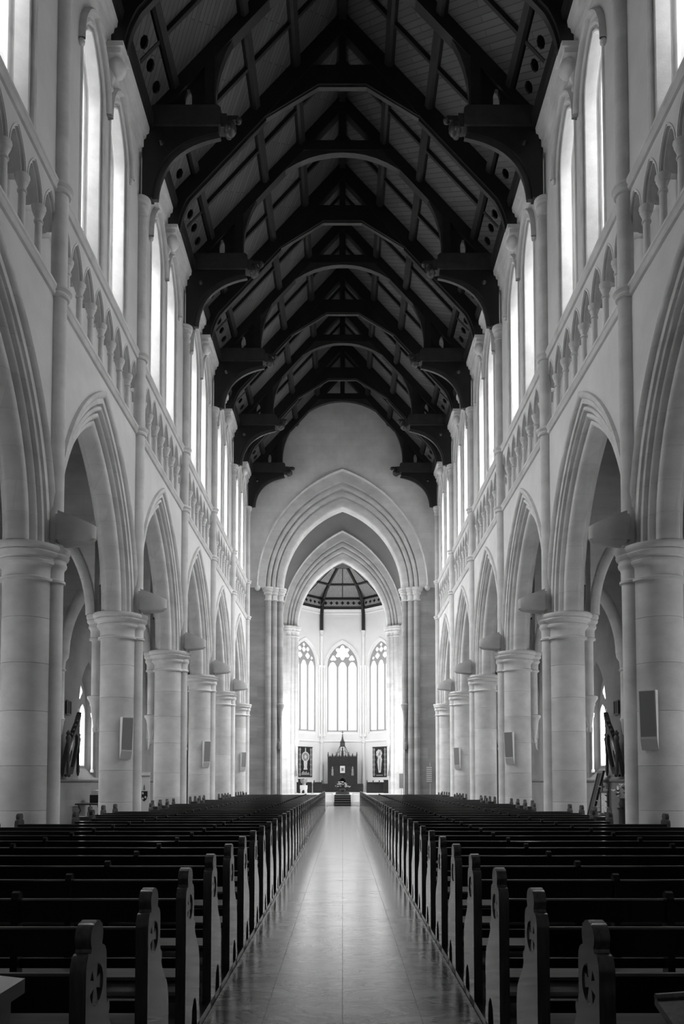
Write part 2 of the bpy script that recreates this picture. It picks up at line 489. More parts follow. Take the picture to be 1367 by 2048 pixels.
for s in (-1, 1):
    fn0 = lambda u, z, d, s=s: (s * (WX + d), u, z)
    mb = MB()
    for k in range(-1, 5):
        yc = YK[k] + BAY / 2
        fn = lambda u, z, d, s=s, yc=yc: (s * (WX + d), yc + u, z)
        h = BAY / 2
        # arcade spandrels, both faces
        fill_above(mb, 2.80, 4.48, Z_CAP, Z_S1, fn, 0.0, 14, h, Z_CAP)
        fill_above(mb, 2.80, 4.48, Z_CAP, Z_S1, fn, WT, 14, h, Z_CAP)
        # blind arcade: recessed back panel, sill, top return
        mb.quad(fn(-h, Z_S1, .34), fn(h, Z_S1, .34), fn(h, Z_S2, .34), fn(-h, Z_S2, .34))
        mb.quad(fn(-h, Z_S1, 0), fn(h, Z_S1, 0), fn(h, Z_S1, .34), fn(-h, Z_S1, .34))
        for j in range(8):
            uc = -h + BAY / 8 * (j + .5)
            f2 = lambda u, z, d, uc=uc, fn=fn: fn(uc + u, z, d)
            fill_above(mb, .30, .60, 12.32, Z_S2, f2, 0.0, 7, BAY / 16, 12.32)
        # clerestory face around the two lancets
        for uc in (-.97, .97):
            f2 = lambda u, z, d, uc=uc, fn=fn: fn(uc + u, z, d)
            fill_above(mb, .82, 1.30, Z_WS, Z_TOP, f2, 0.0, 10)
        for a, b in ((-h, -.97 - .82), (-.97 + .82, .97 - .82), (.97 + .82, h)):
            mb.quad(fn(a, Z_S2, 0), fn(b, Z_S2, 0), fn(b, Z_TOP, 0), fn(a, Z_TOP, 0))
        # outer skin of the wall above the aisle roof
        mb.quad(fn(-h, 10.5, WT), fn(h, 10.5, WT), fn(h, Z_S2, WT), fn(-h, Z_S2, WT))
    # plain wall towards the entrance, behind the camera
    mb.quad(fn0(-4, 10, 0), fn0(YK[-1], 10, 0), fn0(YK[-1], Z_TOP, 0), fn0(-4, Z_TOP, 0))
    for ya, yb in ((-4, -3.4), (2.2, 3.2), (7.9, YK[-1])):
        mb.quad(fn0(ya, 0, 0), fn0(yb, 0, 0), fn0(yb, 10, 0), fn0(ya, 10, 0))
    mb.quad(fn0(YK[5], 0, 0), fn0(Y_END + .5, 0, 0), fn0(Y_END + .5, Z_TOP, 0), fn0(YK[5], Z_TOP, 0))
    mb.quad(fn0(-4, Z_TOP, 0), fn0(Y_END + .5, Z_TOP, 0), fn0(Y_END + .5, Z_TOP, WT), fn0(-4, Z_TOP, WT))
    W = mb.build('wall_' + SIDE[s], 'plaster', smooth=0)
    tag(W, 'tall %s nave wall with pointed arcade, blind gallery and clerestory windows' % SIDE[s], 'wall', kind='structure')
    WALL[s] = W
    # string courses, each a moulded bar along the wall
    for zc in (Z_S1, Z_S2):
        prof = [(0.0, -.10), (-.05, -.09), (-.08, -.05), (-.055, -.015), (-.06, .0), (-.10, .03), (-.105, .075), (-.07, .10), (0.02, .13)]
        rows = [[fn0(YK[-1], zc + dz, d) for d, dz in prof], [fn0(Y_END, zc + dz, d) for d, dz in prof]]
        MB().grid(rows).build('string_course', 'carved', W)
    prof = [(0.0, 18.92), (-.06, 18.95), (-.07, 19.05), (-.12, 19.08), (-.12, 19.28), (-.18, 19.32), (-.20, 19.42), (-.26, 19.46), (-.28, 19.62), (0.3, 19.64)]
    rows = [[fn0(YK[-1], z, d) for d, z in prof], [fn0(Y_END, z, d) for d, z in prof]]
    MB().grid(rows).build('cornice', 'carved', W)
    for k in range(-1, 5):
        yc = YK[k] + BAY / 2
        loc = (0, yc, 0)
        fl = lambda u, z, d, s=s: (s * (WX + d), u, z)
        share('arch', 'arch_moulding', lambda: sweep_arch(MB(), ARCH_PROF, Z_CAP, fl, 20), 'stone', W, loc, s, 50)
        def corb():
            m = MB()
            m.box(min(s * (WX + .05), s * 5.13), max(s * (WX + .05), s * 5.13), -.30, .30, 18.86, 18.98)
            m.box(min(s * (WX + .05), s * 5.2), max(s * (WX + .05), s * 5.2), -.25, .25, 18.74, 18.86)
            m.ball((s * 5.36, 0, 18.58), .22, 12, 8)
            m.lathe(s * (WX - .06), 0, [(.02, 18.02), (.09, 18.08), (.06, 18.2), (.14, 18.4), (.2, 18.6), (.24, 18.75)], 12)
            return m
        share('corbel', 'roof_corbel', corb, 'carved', W, loc, s)
        for j in range(8):
            uc = yc - BAY / 2 + BAY / 8 * (j + .5)
            share('tri', 'gallery_arch', lambda: sweep_arch(MB(), [(.335, .66, .0), (.335, .66, -.015), (.315, .63, -.02), (.305, .61, .03), (.29, .59, .08), (.285, .58, .05), (.265, .555, .05), (.26, .55, .10), (.26, .55, .16), (.29, .59, .20), (.30, .60, .34)],
                  12.32, fl, 8), 'carved', W, (0, uc, 0), s)
        for j in range(1, 8):
            def col():
                return MB().lathe(s * (WX + .07), 0, [(.105, 11.14), (.105, 11.22), (.085, 11.26), (.10, 11.30), (.095, 11.34), (.075, 11.37), (.066, 11.42), (.064, 12.0), (.064, 12.02), (.085, 12.03), (.085, 12.06), (.068, 12.08),
                                                      (.075, 12.14), (.10, 12.19), (.095, 12.21), (.12, 12.24), (.12, 12.28), (.135, 12.30), (.135, 12.33)], 12)
            share('colonette', 'colonette', col, 'carved', W, (0, yc - BAY / 2 + BAY / 8 * j, 0), s)
        for q, uc in enumerate((-.97, .97)):
            if k == -1 and q == 0:
                continue
            w = thing(nextwin(), (s * WX, yc + uc, 13.3), 'tall clerestory lancet, %s of the pair above the %s arch of the %s wall' % (('nearer', 'farther')[q], ordw(k + 2), SIDE[s]), 'window',
                      'clerestory lancets', 'structure')
            lo = (-s * WX, 0, -13.3)
            share('reveal', 'reveal', lambda: sweep_arch(MB(), WIN_PROF, Z_WS, fl, 12, 13.32), 'carved', w, lo, s, 30)
            share('hood', 'hood_mould', lambda: sweep_arch(MB(), HOOD_PROF, Z_WS, fl, 12), 'carved', w, lo, s)
            share('sill', 'sill', lambda: MB().quad(fl(-.82, 13.3, 0), fl(.82, 13.3, 0), fl(.42, 14.5, 1.03), fl(-.42, 14.5, 1.03)), 'carved', w, lo, s, 0)
            def stop():
                m = MB()
                u = -.9 if q == 0 else .9
                m.ball(fl(u, Z_WS - .06, -.05), .075, 8, 6)
                return m
            share('stop%d' % q, 'label_stop', stop, 'carved', w, lo, s)
            def pane():
                p = arc_path(.44, .83, Z_WS, 10, 14.3)
                return MB().add([fl(u, z, 1.02) for u, z in p], [tuple(range(len(p)))])
            share('pane', 'pane', pane, 'glass_c', w, lo, s, 0)
            sky_lamp(s * (WX + 2.4), yc + uc - .25, 18.8, 1.1, 3.6, (s * (WX - 2.0), yc + uc + .55, 13.0), P_CLERE * P_BAY[k], 100)

end = MB().quad((-AX, -4, 0), (AX, -4, 0), (AX, -4, 27), (-AX, -4, 27)).build('wall_entrance', 'plaster', smooth=0)
tag(end, 'plain entrance wall closing the nave behind the pews', 'wall', kind='structure')

# ------------------------------------------------------------------ columns
def ring_prof(r, z0, h, out):
    """moulded capital: neck ring, bell, stacked abacus"""
    t = ((0, -.008), (0, 0), (.28, .02), (.3, .08), (.06, .12), (.06, .36), (.2, .43), (.45, .48), (.5, .55), (.38, .59), (.42, .65), (.74, .70), (.85, .77), (.74, .81), (.92, .86), (1, .93), (.94, 1))
    return [(r + out * a, z0 + h * b) for a, b in t]

CR = 0.485
drum_h = [0.16, 0.95, 0.83, 1.02, 0.9, 0.86, 0.73]
for s in (-1, 1):
    for k in range(-1, 6):
        half = k == 5
        c = thing('column', (s * CX, YK[k], 0), 'round stone column with moulded capital, %s along the %s arcade' % (ordw(k + 2), SIDE[s]), 'column', 'nave columns', 'structure')
        z = 0
        for i, hh in enumerate(drum_h):
            z1 = z + hh
            r = CR + (.10 if i == 0 else 0)
            share(('drum', i), 'drum', lambda: MB().lathe(0, 0, [(r - .012, z), (r, z + .006), (r, z1 - .006), (r - .012, z1)], 32), 'drum', c, (0, 0, 0), 1)
            z = z1
        sx = -s * (CX - 5.53)
        def caps():
            m = MB().lathe(0, 0, ring_prof(CR, 5.42, .68, .21), 36)
            m.lathe(sx, 0, ring_prof(.17, 5.42, .68, .12), 20)
            m.lathe(-sx * 1.3, 0, ring_prof(.15, 5.42, .68, .12), 20)
            return m
        share('cap', 'capital', caps, 'carved', c, (0, 0, 0), s)
        share('nshaft', 'nave_shaft', lambda: MB().lathe(sx, 0, [(.24, 0), (.24, .14), (.19, .2), (.165, .26), (.165, 5.43)], 20), 'drum', c, (0, 0, 0), s)
        share('ushaft', 'upper_shaft', lambda: MB().lathe(sx, 0, [(.155, 6.08), (.155, 17.25)], 20), 'drum', c, (0, 0, 0), s)
        for zr in (Z_S1, Z_S2):
            share('ring%d' % int(zr), 'shaft_ring', lambda: MB().lathe(sx, 0, [(.15, zr - .11), (.2, zr - .09), (.215, zr - .05), (.19, zr - .01), (.2, zr), (.25, zr + .04), (.25, zr + .08), (.2, zr + .11), (.15, zr + .14)], 20), 'carved', c, (0, 0, 0), s)
        share('scap', 'shaft_capital', lambda: MB().lathe(sx, 0, ring_prof(.155, 17.15, .5, .10), 20), 'carved', c, (0, 0, 0), s)
        share('ashaft', 'aisle_shaft', lambda: MB().lathe(-sx * 1.3, 0, [(.02, 2.95), (.07, 2.98), (.08, 3.06), (.05, 3.12), (.10, 3.4), (.13, 3.65), (.15, 3.68), (.15, 3.74), (.18, 3.8), (.22, 3.86), (.22, 3.92), (.12, 3.95), (.12, 5.42)], 18), 'carved', c, (0, 0, 0), s)

# ------------------------------------------------------------------ side aisles
for s in (-1, 1):
    mb = MB()
    fa = lambda u, z, d, s=s: (s * (AX + d), u, z)
    AP = [(1.05, 1.95, 0.0), (1.0, 1.88, .02), (.98, 1.85, .05), (.70, 1.45, .42), (.66, 1.40, .45)]
    A = None
    for k in range(-1, 5):
        yc = YK[k] + BAY / 2
        f2 = lambda u, z, d, yc=yc: fa(yc + u, z, d)
        fill_above(mb, 1.05, 1.95, 4.35, 10.0, f2, 0, 10)
        for a, b in ((-BAY / 2, -1.05), (1.05, BAY / 2)):
            mb.quad(f2(a, 0, 0), f2(b, 0, 0), f2(b, 10.0, 0), f2(a, 10.0, 0))
        mb.quad(f2(-1.05, 0, 0), f2(1.05, 0, 0), f2(1.05, 1.75, 0), f2(-1.05, 1.75, 0))
    mb.quad(fa(-4, 0, 0), fa(YK[-1], 0, 0), fa(YK[-1], 10.0, 0), fa(-4, 10.0, 0))
    mb.quad(fa(YK[5], 0, 0), fa(YK[5] + .6, 0, 0), fa(YK[5] + .6, 10.0, 0), fa(YK[5], 10.0, 0))
    # end wall of the aisle
    mb.quad((s * 5.6, YK[5] + .6, 0), (s * AX, YK[5] + .6, 0), (s * AX, YK[5] + .6, 11), (s * 5.6, YK[5] + .6, 11))
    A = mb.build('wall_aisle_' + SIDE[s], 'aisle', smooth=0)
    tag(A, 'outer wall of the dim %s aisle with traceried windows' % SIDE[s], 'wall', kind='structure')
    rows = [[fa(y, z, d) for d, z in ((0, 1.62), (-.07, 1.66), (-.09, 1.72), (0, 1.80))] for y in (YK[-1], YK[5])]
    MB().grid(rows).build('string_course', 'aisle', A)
    ce = MB()
    for (xa, za, xb, zb) in ((WX + WT, 11.5, AX, 9.6),):
        ce.quad((s * xa, -4, za), (s * xa, YK[5] + .6, za), (s * xb, YK[5] + .6, zb), (s * xb, -4, zb))
    CE = ce.build('ceiling_aisle_' + SIDE[s], 'timber', smooth=0)
    tag(CE, 'dark sloping timber ceiling over the %s aisle' % SIDE[s], 'ceiling', kind='structure')
    for k in range(-1, 6):
        # transverse stone arch across the aisle at every column
        xm = (6.62 + AX) / 2
        hs = (AX - 6.62) / 2
        ft = lambda u, z, d, s=s, xm=xm: (s * (xm + u), d, z)
        def tarch():
            m = MB()
            sweep_arch(m, [(hs + .02, 3.0, -.22), (hs - .06, 2.9, -.26), (hs - .16, 2.78, -.24), (hs - .26, 2.66, -.12), (hs - .26, 2.66, .12), (hs - .16, 2.78, .24), (hs + .02, 3.0, .22)], Z_CAP, ft, 14)
            for d in (-.2, .2):
                fill_above(m, hs, 2.98, Z_CAP, 11.5, ft, d, 14)
            return m
        share('tarch', 'transverse_arch', tarch, 'stone', A, (0, YK[k], 0), s)
        share('resp', 'respond', lambda: MB().lathe(s * AX, 0, [(.02, 3.2), (.1, 3.3), (.14, 3.7), (.18, 3.8), (.14, 3.86), (.14, 5.45), (.2, 5.5), (.15, 5.56), (.17, 5.8), (.26, 5.95), (.28, 6.1)], 14), 'stone', A, (0, YK[k], 0), s)
    for k in range(-1, 5):
        for j in range(1, 5):
            y = YK[k] + BAY / 5 * j
            share('araft', 'rafter', lambda: MB().prism([[(WX + WT, 11.45), (AX, 9.55), (AX, 9.25), (WX + WT, 11.15)]], lambda a, b, t: (s * a, t, b), -.09, .09), 'timber', CE, (0, y, 0), s, 0)
    for k in range(-1, 5):
        yc = YK[k] + BAY / 2
        w = thing(nextwin(), (s * AX, yc, 1.75), 'two-light traceried window in the %s aisle wall behind the %s arch' % (SIDE[s], ordw(k + 2)), 'window', 'aisle windows', 'structure')
        lo = (-s * AX, 0, -1.75)
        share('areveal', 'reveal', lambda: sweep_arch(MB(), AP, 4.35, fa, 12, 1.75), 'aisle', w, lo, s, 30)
        share('asill', 'sill', lambda: MB().quad(fa(-1.05, 1.75, 0), fa(1.05, 1.75, 0), fa(.66, 2.3, .45), fa(-.66, 2.3, .45)), 'aisle', w, lo, s, 0)
        for u in (-.33, .33):
            def lp():
                p = [(a, b) for a, b in arc_path(.30, .42, 4.25, 6, 2.2)]
                return MB().add([fa(u + a, b, .44) for a, b in p], [tuple(range(len(p)))])
            share('apane%d' % (u > 0), 'pane', lp, 'glass_s', w, lo, s, 0)
            def bars():
                m = MB()
                for zb in (2.7, 3.15, 3.6, 4.05):
                    m.box(min(s * (AX + .41), s * (AX + .43)), max(s * (AX + .41), s * (AX + .43)), u - .3, u + .3, zb - .012, zb + .012)
                return m
        def tr():
            m = MB()
            outer = arc_path(.69, 1.44, 4.35, 10, 2.15)
            holes = []
            for u in (-.33, .33):
                holes.append([(u + a, b) for a, b in arc_path(.28, .40, 4.25, 6, 2.25)])
            holes.append([(0.26 * math.cos(2 * math.pi * i / 16) * (1 + .15 * math.cos(8 * math.pi * i / 16)), 5.13 + .28 * math.sin(2 * math.pi * i / 16) * (1 + .15 * math.cos(8 * math.pi * i / 16))) for i in range(16)])
            return m.prism([outer] + holes, lambda a, b, t: fa(a, b, t), .34, .43)
        share('atrac', 'tracery', tr, 'aisle', w, lo, s, 0)
        def rose():
            p = [(.28 * math.cos(2 * math.pi * i / 14), 5.13 + .3 * math.sin(2 * math.pi * i / 14)) for i in range(14)]
            return MB().add([fa(a, b, .44) for a, b in p], [tuple(range(14))])
        share('arose', 'rose_pane', rose, 'glass_s', w, lo, s, 0)
        share('abar', 'jamb_shaft', lambda: MB().lathe(s * (AX + .12), .86, [(.07, 2.0), (.07, 2.1), (.04, 2.14), (.04, 4.15), (.07, 4.2), (.09, 4.35)], 10).lathe(s * (AX + .12), -.86, [(.07, 2.0), (.07, 2.1), (.04, 2.14), (.04, 4.15), (.07, 4.2), (.09, 4.35)], 10), 'carved', w, lo, s)

# ------------------------------------------------------------------ nave ceiling and trusses
def slope_pt(s, x, y, dn=0.0):
    """point on the ceiling slope at |x|, dn metres below it, square to the slope"""
    L = math.hypot(1, 1.1)
    return (s * (x - dn * 1.1 / L), y, roof_z(x) - dn / L)

cm = MB()
for s in (-1, 1):
    cm.quad(slope_pt(s, 6.2, -4, -.3), slope_pt(s, 6.2, Y_END + .5, -.3), (0, Y_END + .5, roof_z(0) + .4), (0, -4, roof_z(0) + .4))
ceil = cm.build('ceiling', 'timber', smooth=0)
tag(ceil, 'steep dark timber roof with boarded panels between trusses', 'ceiling', kind='structure')
trY = []
for k in range(-1, 6):
    trY.append((YK[k], 'main', k))
    if k < 5:
        trY.append((YK[k] + BAY / 2, 'mid', k))
ang = math.atan(1.1)
for s in (-1, 1):
    P1, P2, P3 = 4.72, 2.82, 1.55
    for x in (P1, P2, P3):
        rows = []
        for y in (YK[-1], Y_END):
            rows.append([slope_pt(s, x + .10, y, 0), slope_pt(s, x + .10, y, .16), slope_pt(s, x + .06, y, .24), slope_pt(s, x - .06, y, .24), slope_pt(s, x - .10, y, .16), slope_pt(s, x - .10, y, 0)])
        MB().grid(rows, True).build('purlin', 'timber', ceil, smooth=0)
    zones = ((P1 - .1, P2 + .1, 'a'), (P2 - .1, P3 + .1, 'b'), (P3 - .1, .06, 'c'))
    for i in range(len(trY) - 1):
        ya, yb = trY[i][0] + .16, trY[i + 1][0] - .16
        ym = (ya + yb) / 2
        for (xa, xb, zn) in zones:
            xc = (xa + xb) / 2
            hl = (xa - xb) / 2 / math.cos(ang)
            for y0, y1 in ((ya, ym - .05), (ym + .05, yb)):
                hw = (y1 - y0) / 2
                key = ('panel', zn)
                loc = slope_pt(s, xc, (y0 + y1) / 2, .02)
                if (key, s) not in shared:
                    o = MB().box(-hl, hl, -hw, hw, 0, .03).build('panel', 'board', ceil, smooth=0, local=True, loc=loc)
                    shared[(key, s)] = o.data
                else:
                    o = link('panel', shared[(key, s)], ceil, True, loc)
                o.rotation_euler = (0, s * ang, 0)
        # common rafter between trusses
        rows = []
        for x in (5.3, .02):
            rows.append([slope_pt(s, x, ym - .05, -.03), slope_pt(s, x, ym - .05, .14), slope_pt(s, x, ym + .05, .14), slope_pt(s, x, ym + .05, -.03)])
        MB().grid(rows, True).build('rafter', 'timber', ceil, smooth=0)
        # pierced panel above the cornice
        loc = slope_pt(s, 5.12, (ya + yb) / 2, .12)
        def pierced():
            hw, hl = (yb - ya) / 2, .40
            outer = [(-hl, -hw), (hl, -hw), (hl, hw), (-hl, hw)]
            holes = [[(.15 * math.cos(math.pi / 4 * j + .39), (q - 1.5) * .62 + .17 * math.sin(math.pi / 4 * j + .39)) for j in range(8)] for q in range(4)]
            return MB().prism([outer] + holes, lambda a, b, t: (a, b, t), 0, .05)
        if ('pierced', s) not in shared:
            o = pierced().build('pierced_panel', 'board', ceil, smooth=0, local=True, loc=loc)
            shared[('pierced', s)] = o.data
        else:
            o = link('pierced_panel', shared[('pierced', s)], ceil, True, loc)
        o.rotation_euler = (0, s * ang, 0)
    MB().grid([[(s * 5.35, y, 19.6), (s * 5.2, y, 19.62), (s * 5.15, y, 19.85), (s * 5.4, y, 20.15), (s * 5.9, y, 19.62)] for y in (YK[-1], Y_END)], True).build('wall_plate', 'timber', ceil, smooth=0)
MB().box(-.12, .12, YK[-1], Y_END, roof_z(0) - .35, roof_z(0)).build('ridge_beam', 'timber', ceil, smooth=0)

def curve_pts(p0, p1, p2, n=10):
    return [((1 - t) ** 2 * p0[0] + 2 * t * (1 - t) * p1[0] + t * t * p2[0], (1 - t) ** 2 * p0[1] + 2 * t * (1 - t) * p1[1] + t * t * p2[1]) for t in [i / n for i in range(n + 1)]]

AR, AZ = 3.5, 20.45     # round arch of the main trusses
def main_truss(y, label):
    t = thing('roof_truss', (0, y, Z_SCAP), label, 'truss', 'hammerbeam trusses')
    lo = (0, 0, -Z_SCAP)
    def P(key, name, fn_loops, mat, s, th):
        share(key, name, lambda: MB().prism(fn_loops(), lambda a, b, tt: (a, tt, b), -th, th), mat, t, lo, s, 30)
    # round arch ring
    def ring():
        n = 28
        a0, a1 = math.radians(-4), math.radians(184)
        inn = [(AR * math.cos(a0 + (a1 - a0) * i / n), AZ + AR * math.sin(a0 + (a1 - a0) * i / n)) for i in range(n + 1)]
        out = [((AR + .30) * math.cos(a0 + (a1 - a0) * i / n), AZ + (AR + .30) * math.sin(a0 + (a1 - a0) * i / n)) for i in range(n + 1)]
        return [inn + out[::-1]]
    P('m_ring', 'arch_brace', ring, 'timber_edge', 0, .11)
    P('m_collar', 'collar_beam', lambda: [[(-2.0, 24.02), (2.0, 24.02), (1.75, 24.36), (-1.75, 24.36)]], 'timber', 0, .16)
    P('m_king', 'king_post', lambda: [[(-.13, 24.36), (.13, 24.36), (.13, roof_z(0)), (-.13, roof_z(0))]], 'timber', 0, .12)
    for s in (-1, 1):
        P('m_raft', 'principal_rafter', lambda: [[(s * 5.75, roof_z(5.75)), (0, roof_z(0)), (0, roof_z(0) - .6), (s * 5.3, roof_z(5.3) - .58), (s * 5.75, 19.55)]], 'timber', s, .15)
        P('m_post', 'hammer_post', lambda: [[(s * 3.52, 20.2), (s * 3.80, 20.2), (s * 3.80, roof_z(3.8) - .3), (s * 3.52, roof_z(3.52) - .3)]], 'timber', s, .17)
        P('m_spand', 'spandrel_panel', lambda: [[(s * 3.78, 20.15), (s * 5.35, 20.15), (s * 5.35, roof_z(5.35) - .3), (s * 3.78, roof_z(3.78) - .3)],
                                                [(s * 4.22, 20.24), (s * 4.34, 20.30), (s * 4.36, 20.55), (s * 4.30, 20.78), (s * 4.22, 20.80), (s * 4.16, 20.6), (s * 4.16, 20.35)]], 'timber', s, .06)
        P('m_ham', 'hammer_beam', lambda: [[(s * 3.34, 19.66), (s * 5.58, 19.66), (s * 5.58, 20.22), (s * 3.42, 20.22), (s * 3.34, 20.14)]], 'timber_edge', s, .2)
        def brace():
            c = curve_pts((s * 5.22, 17.65), (s * 5.15, 19.25), (s * 3.42, 19.5), 12)
            return [[(s * 5.5, 17.65)] + c + [(s * 3.42, 19.66), (s * 5.5, 19.66)], [(s * (4.98 + .09 * math.cos(a)), 19.2 + .09 * math.sin(a)) for a in [math.pi / 4 * i for i in range(8)]]]
        P('m_brace', 'curved_brace', brace, 'timber', s, .13)
        def brace_edge():
            c = curve_pts((s * 5.22, 17.65), (s * 5.15, 19.25), (s * 3.42, 19.5), 12)
            c2 = curve_pts((s * 5.08, 17.65), (s * 5.0, 19.1), (s * 3.36, 19.40), 12)
            return [c + c2[::-1]]
        P('m_bedge', 'brace_rib', brace_edge, 'timber_edge', s, .06)
        def head():
            m = MB()
            m.box(min(s * 3.34, s * 3.18), max(s * 3.34, s * 3.18), -.17, .17, 19.62, 20.0)
            m.ball((s * 3.12, 0, 19.70), .19, 10, 8, 1.15)
            m.ball((s * 3.0, 0, 19.62), .07, 8, 6)
            m.ball((s * 3.16, .13, 19.62), .1, 8, 6)
            m.ball((s * 3.16, -.13, 19.62), .1, 8, 6)
            m.box(min(s * 3.3, s * 2.88), max(s * 3.3, s * 2.88), -.08, .08, 19.9, 20.02)
            m.ball((s * 2.88, 0, 19.94), .1, 8, 6)
            return m
        share('m_head', 'carved_head', head, 'timber_edge', t, lo, s)
    return t

def mid_truss(y, label):
    t = thing('roof_truss', (0, y, 18.98), label, 'truss', 'collar trusses')
    lo = (0, 0, -18.98)
    def P(key, name, fn_loops, mat, s, th):
        share(key, name, lambda: MB().prism(fn_loops(), lambda a, b, tt: (a, tt, b), -th, th), mat, t, lo, s, 30)
    def collar():
        return [[(-2.42, 22.62), (-.75, 23.68), (.75, 23.68), (2.42, 22.62), (2.3, roof_z(2.3) - .05), (1.7, roof_z(1.7) - .1), (1.55, 24.3), (-1.55, 24.3), (-1.7, roof_z(1.7) - .1), (-2.3, roof_z(2.3) - .05)]]
    P('c_collar', 'collar_beam', collar, 'timber', 0, .13)
    P('c_rib', 'collar_rib', lambda: [[(-2.46, 22.56), (-.76, 23.62), (.76, 23.62), (2.46, 22.56), (2.42, 22.68), (.75, 23.74), (-.75, 23.74), (-2.42, 22.68)]], 'timber_edge', 0, .07)
    P('c_king', 'king_post', lambda: [[(-.11, 24.3), (.11, 24.3), (.11, roof_z(0)), (-.11, roof_z(0))]], 'timber', 0, .1)
    for s in (-1, 1):
        def raft():
            foot = curve_pts((s * 5.16, 18.98), (s * 5.14, 19.45), (s * 4.85, 19.95), 8)
            return [foot + [(s * 2.42, 22.62), (0, roof_z(0) - .75), (0, roof_z(0)), (s * 5.75, roof_z(5.75)), (s * 5.58, 19.3), (s * 5.5, 18.98)]]
        P('c_raft', 'principal_rafter', raft, 'timber', s, .15)
        def rib():
            foot = curve_pts((s * 5.16, 18.98), (s * 5.14, 19.45), (s * 4.85, 19.95), 8)
            foot2 = curve_pts((s * 5.10, 18.98), (s * 5.06, 19.43), (s * 4.78, 19.9), 8)
            return [foot + [(s * 2.42, 22.62), (s * 2.40, 22.54)] + foot2[::-1]]
        P('c_rrib', 'rafter_rib', rib, 'timber_edge', s, .07)
    return t

for y, kind, k in trY:
    if kind == 'main' and k >= 0:
        main_truss(min(y, Y_END - .25), 'hammerbeam truss with round arch and carved beam ends above the %s pair of columns' % ordw(k + 2))
    elif kind == 'mid' and k >= 0:
        mid_truss(y, 'straight-collared truss on stone corbels between column pairs %s and %s' % (ordw(k + 2), ordw(k + 3)))

# ------------------------------------------------------------------ chancel arch, crossing, second arch
def big_arch(name, Y, zs, hs, rise, ohs, orise, flank, ztop, depth, mat_wall, label, corb, crs):
    """wall across the church with a moulded arch; responds are clustered shafts"""
    fn = lambda u, z, d: (u, Y + d, z)
    n = 20
    def pr(t, d):
        return (hs + (ohs - hs) * t, rise + (orise - rise) * t, d)
    mb = MB()
    o = pr(.93, 0)
    fill_above(mb, o[0], o[1], zs, ztop, fn, 0, n, flank, zs)
    lo = pr(.62, 0)[0]
    up, mb = mb, MB()
    for s in (-1, 1):
        mb.quad((s * lo, Y, 0), (s * flank, Y, 0), (s * flank, Y, zs), (s * lo, Y, zs))
        mb.box(min(s * (hs + .12), s * lo), max(s * (hs + .12), s * lo), Y + .42, Y + depth, 0, zs)
        mb.quad((s * lo, Y, 0), (s * lo, Y + .5, 0), (s * lo, Y + .5, zs), (s * lo, Y, zs))
    fill_above(up, hs + .1, rise + .1, zs, ztop, lambda u, z, d: (u, Y + depth + d, z), 0, n, flank, 0)
    W = up.build(name, mat_wall, smooth=0)
    tag(W, label, 'wall', kind='structure')
    mb.build('pier_facing', crs, W, smooth=0)
    sweep_arch(MB(), [pr(1, 0), pr(1, -.13), pr(.97, -.16), pr(.945, -.10), pr(.93, 0)], zs, fn, n).build('hood_mould', 'carved', W)
    prof = [pr(.93, 0), pr(.80, -.005), pr(.655, .0), pr(.645, .22), pr(.61, .22), pr(.595, .12), pr(.53, .09), pr(.48, .12), pr(.47, .36), pr(.435, .36), pr(.42, .25), pr(.35, .22), pr(.30, .25), pr(.29, .48), pr(.255, .48),
            pr(.24, .38), pr(.14, .38), pr(.06, .42), pr(.01, .48), pr(0, .56), pr(0, depth)]
    sweep_arch(MB(), prof, zs, fn, n).build('arch_moulding', 'stone', W, 50)
    for s in (-1, 1):
        MB().ball((s * ohs * .985, Y - .08, zs - .05), .17, 10, 7).build('label_stop', 'carved', W)
        caps = MB()
        for i, (t, d, r) in enumerate(((.55, .12, .19), (.33, .27, .19), (.10, .42, .19))):
            x = s * (hs + (ohs - hs) * t)
            if i == 2:
                MB().lathe(x, Y + d, [(.02, corb[1] - .1), (.06, corb[1]), (.05, corb[1] + .1), (.13, corb[0] - .4), (.19, corb[0] - .15), (.24, corb[0]), (.24, corb[0] + .1), (r * .95, corb[0] + .16), (r * .95, zs - .75)], 18).build('corbel_shaft', 'pier' if crs == 'ashlar' else 'stone', W)
            else:
                MB().lathe(x, Y + d, [(r, .01), (r, zs - .75)], 18).build('respond_shaft', 'pier' if crs == 'ashlar' else 'stone', W)
            caps.lathe(x, Y + d, ring_prof(r, zs - .78, .78, .20), 20)
        caps.build('capital', 'carved', W)
    return W

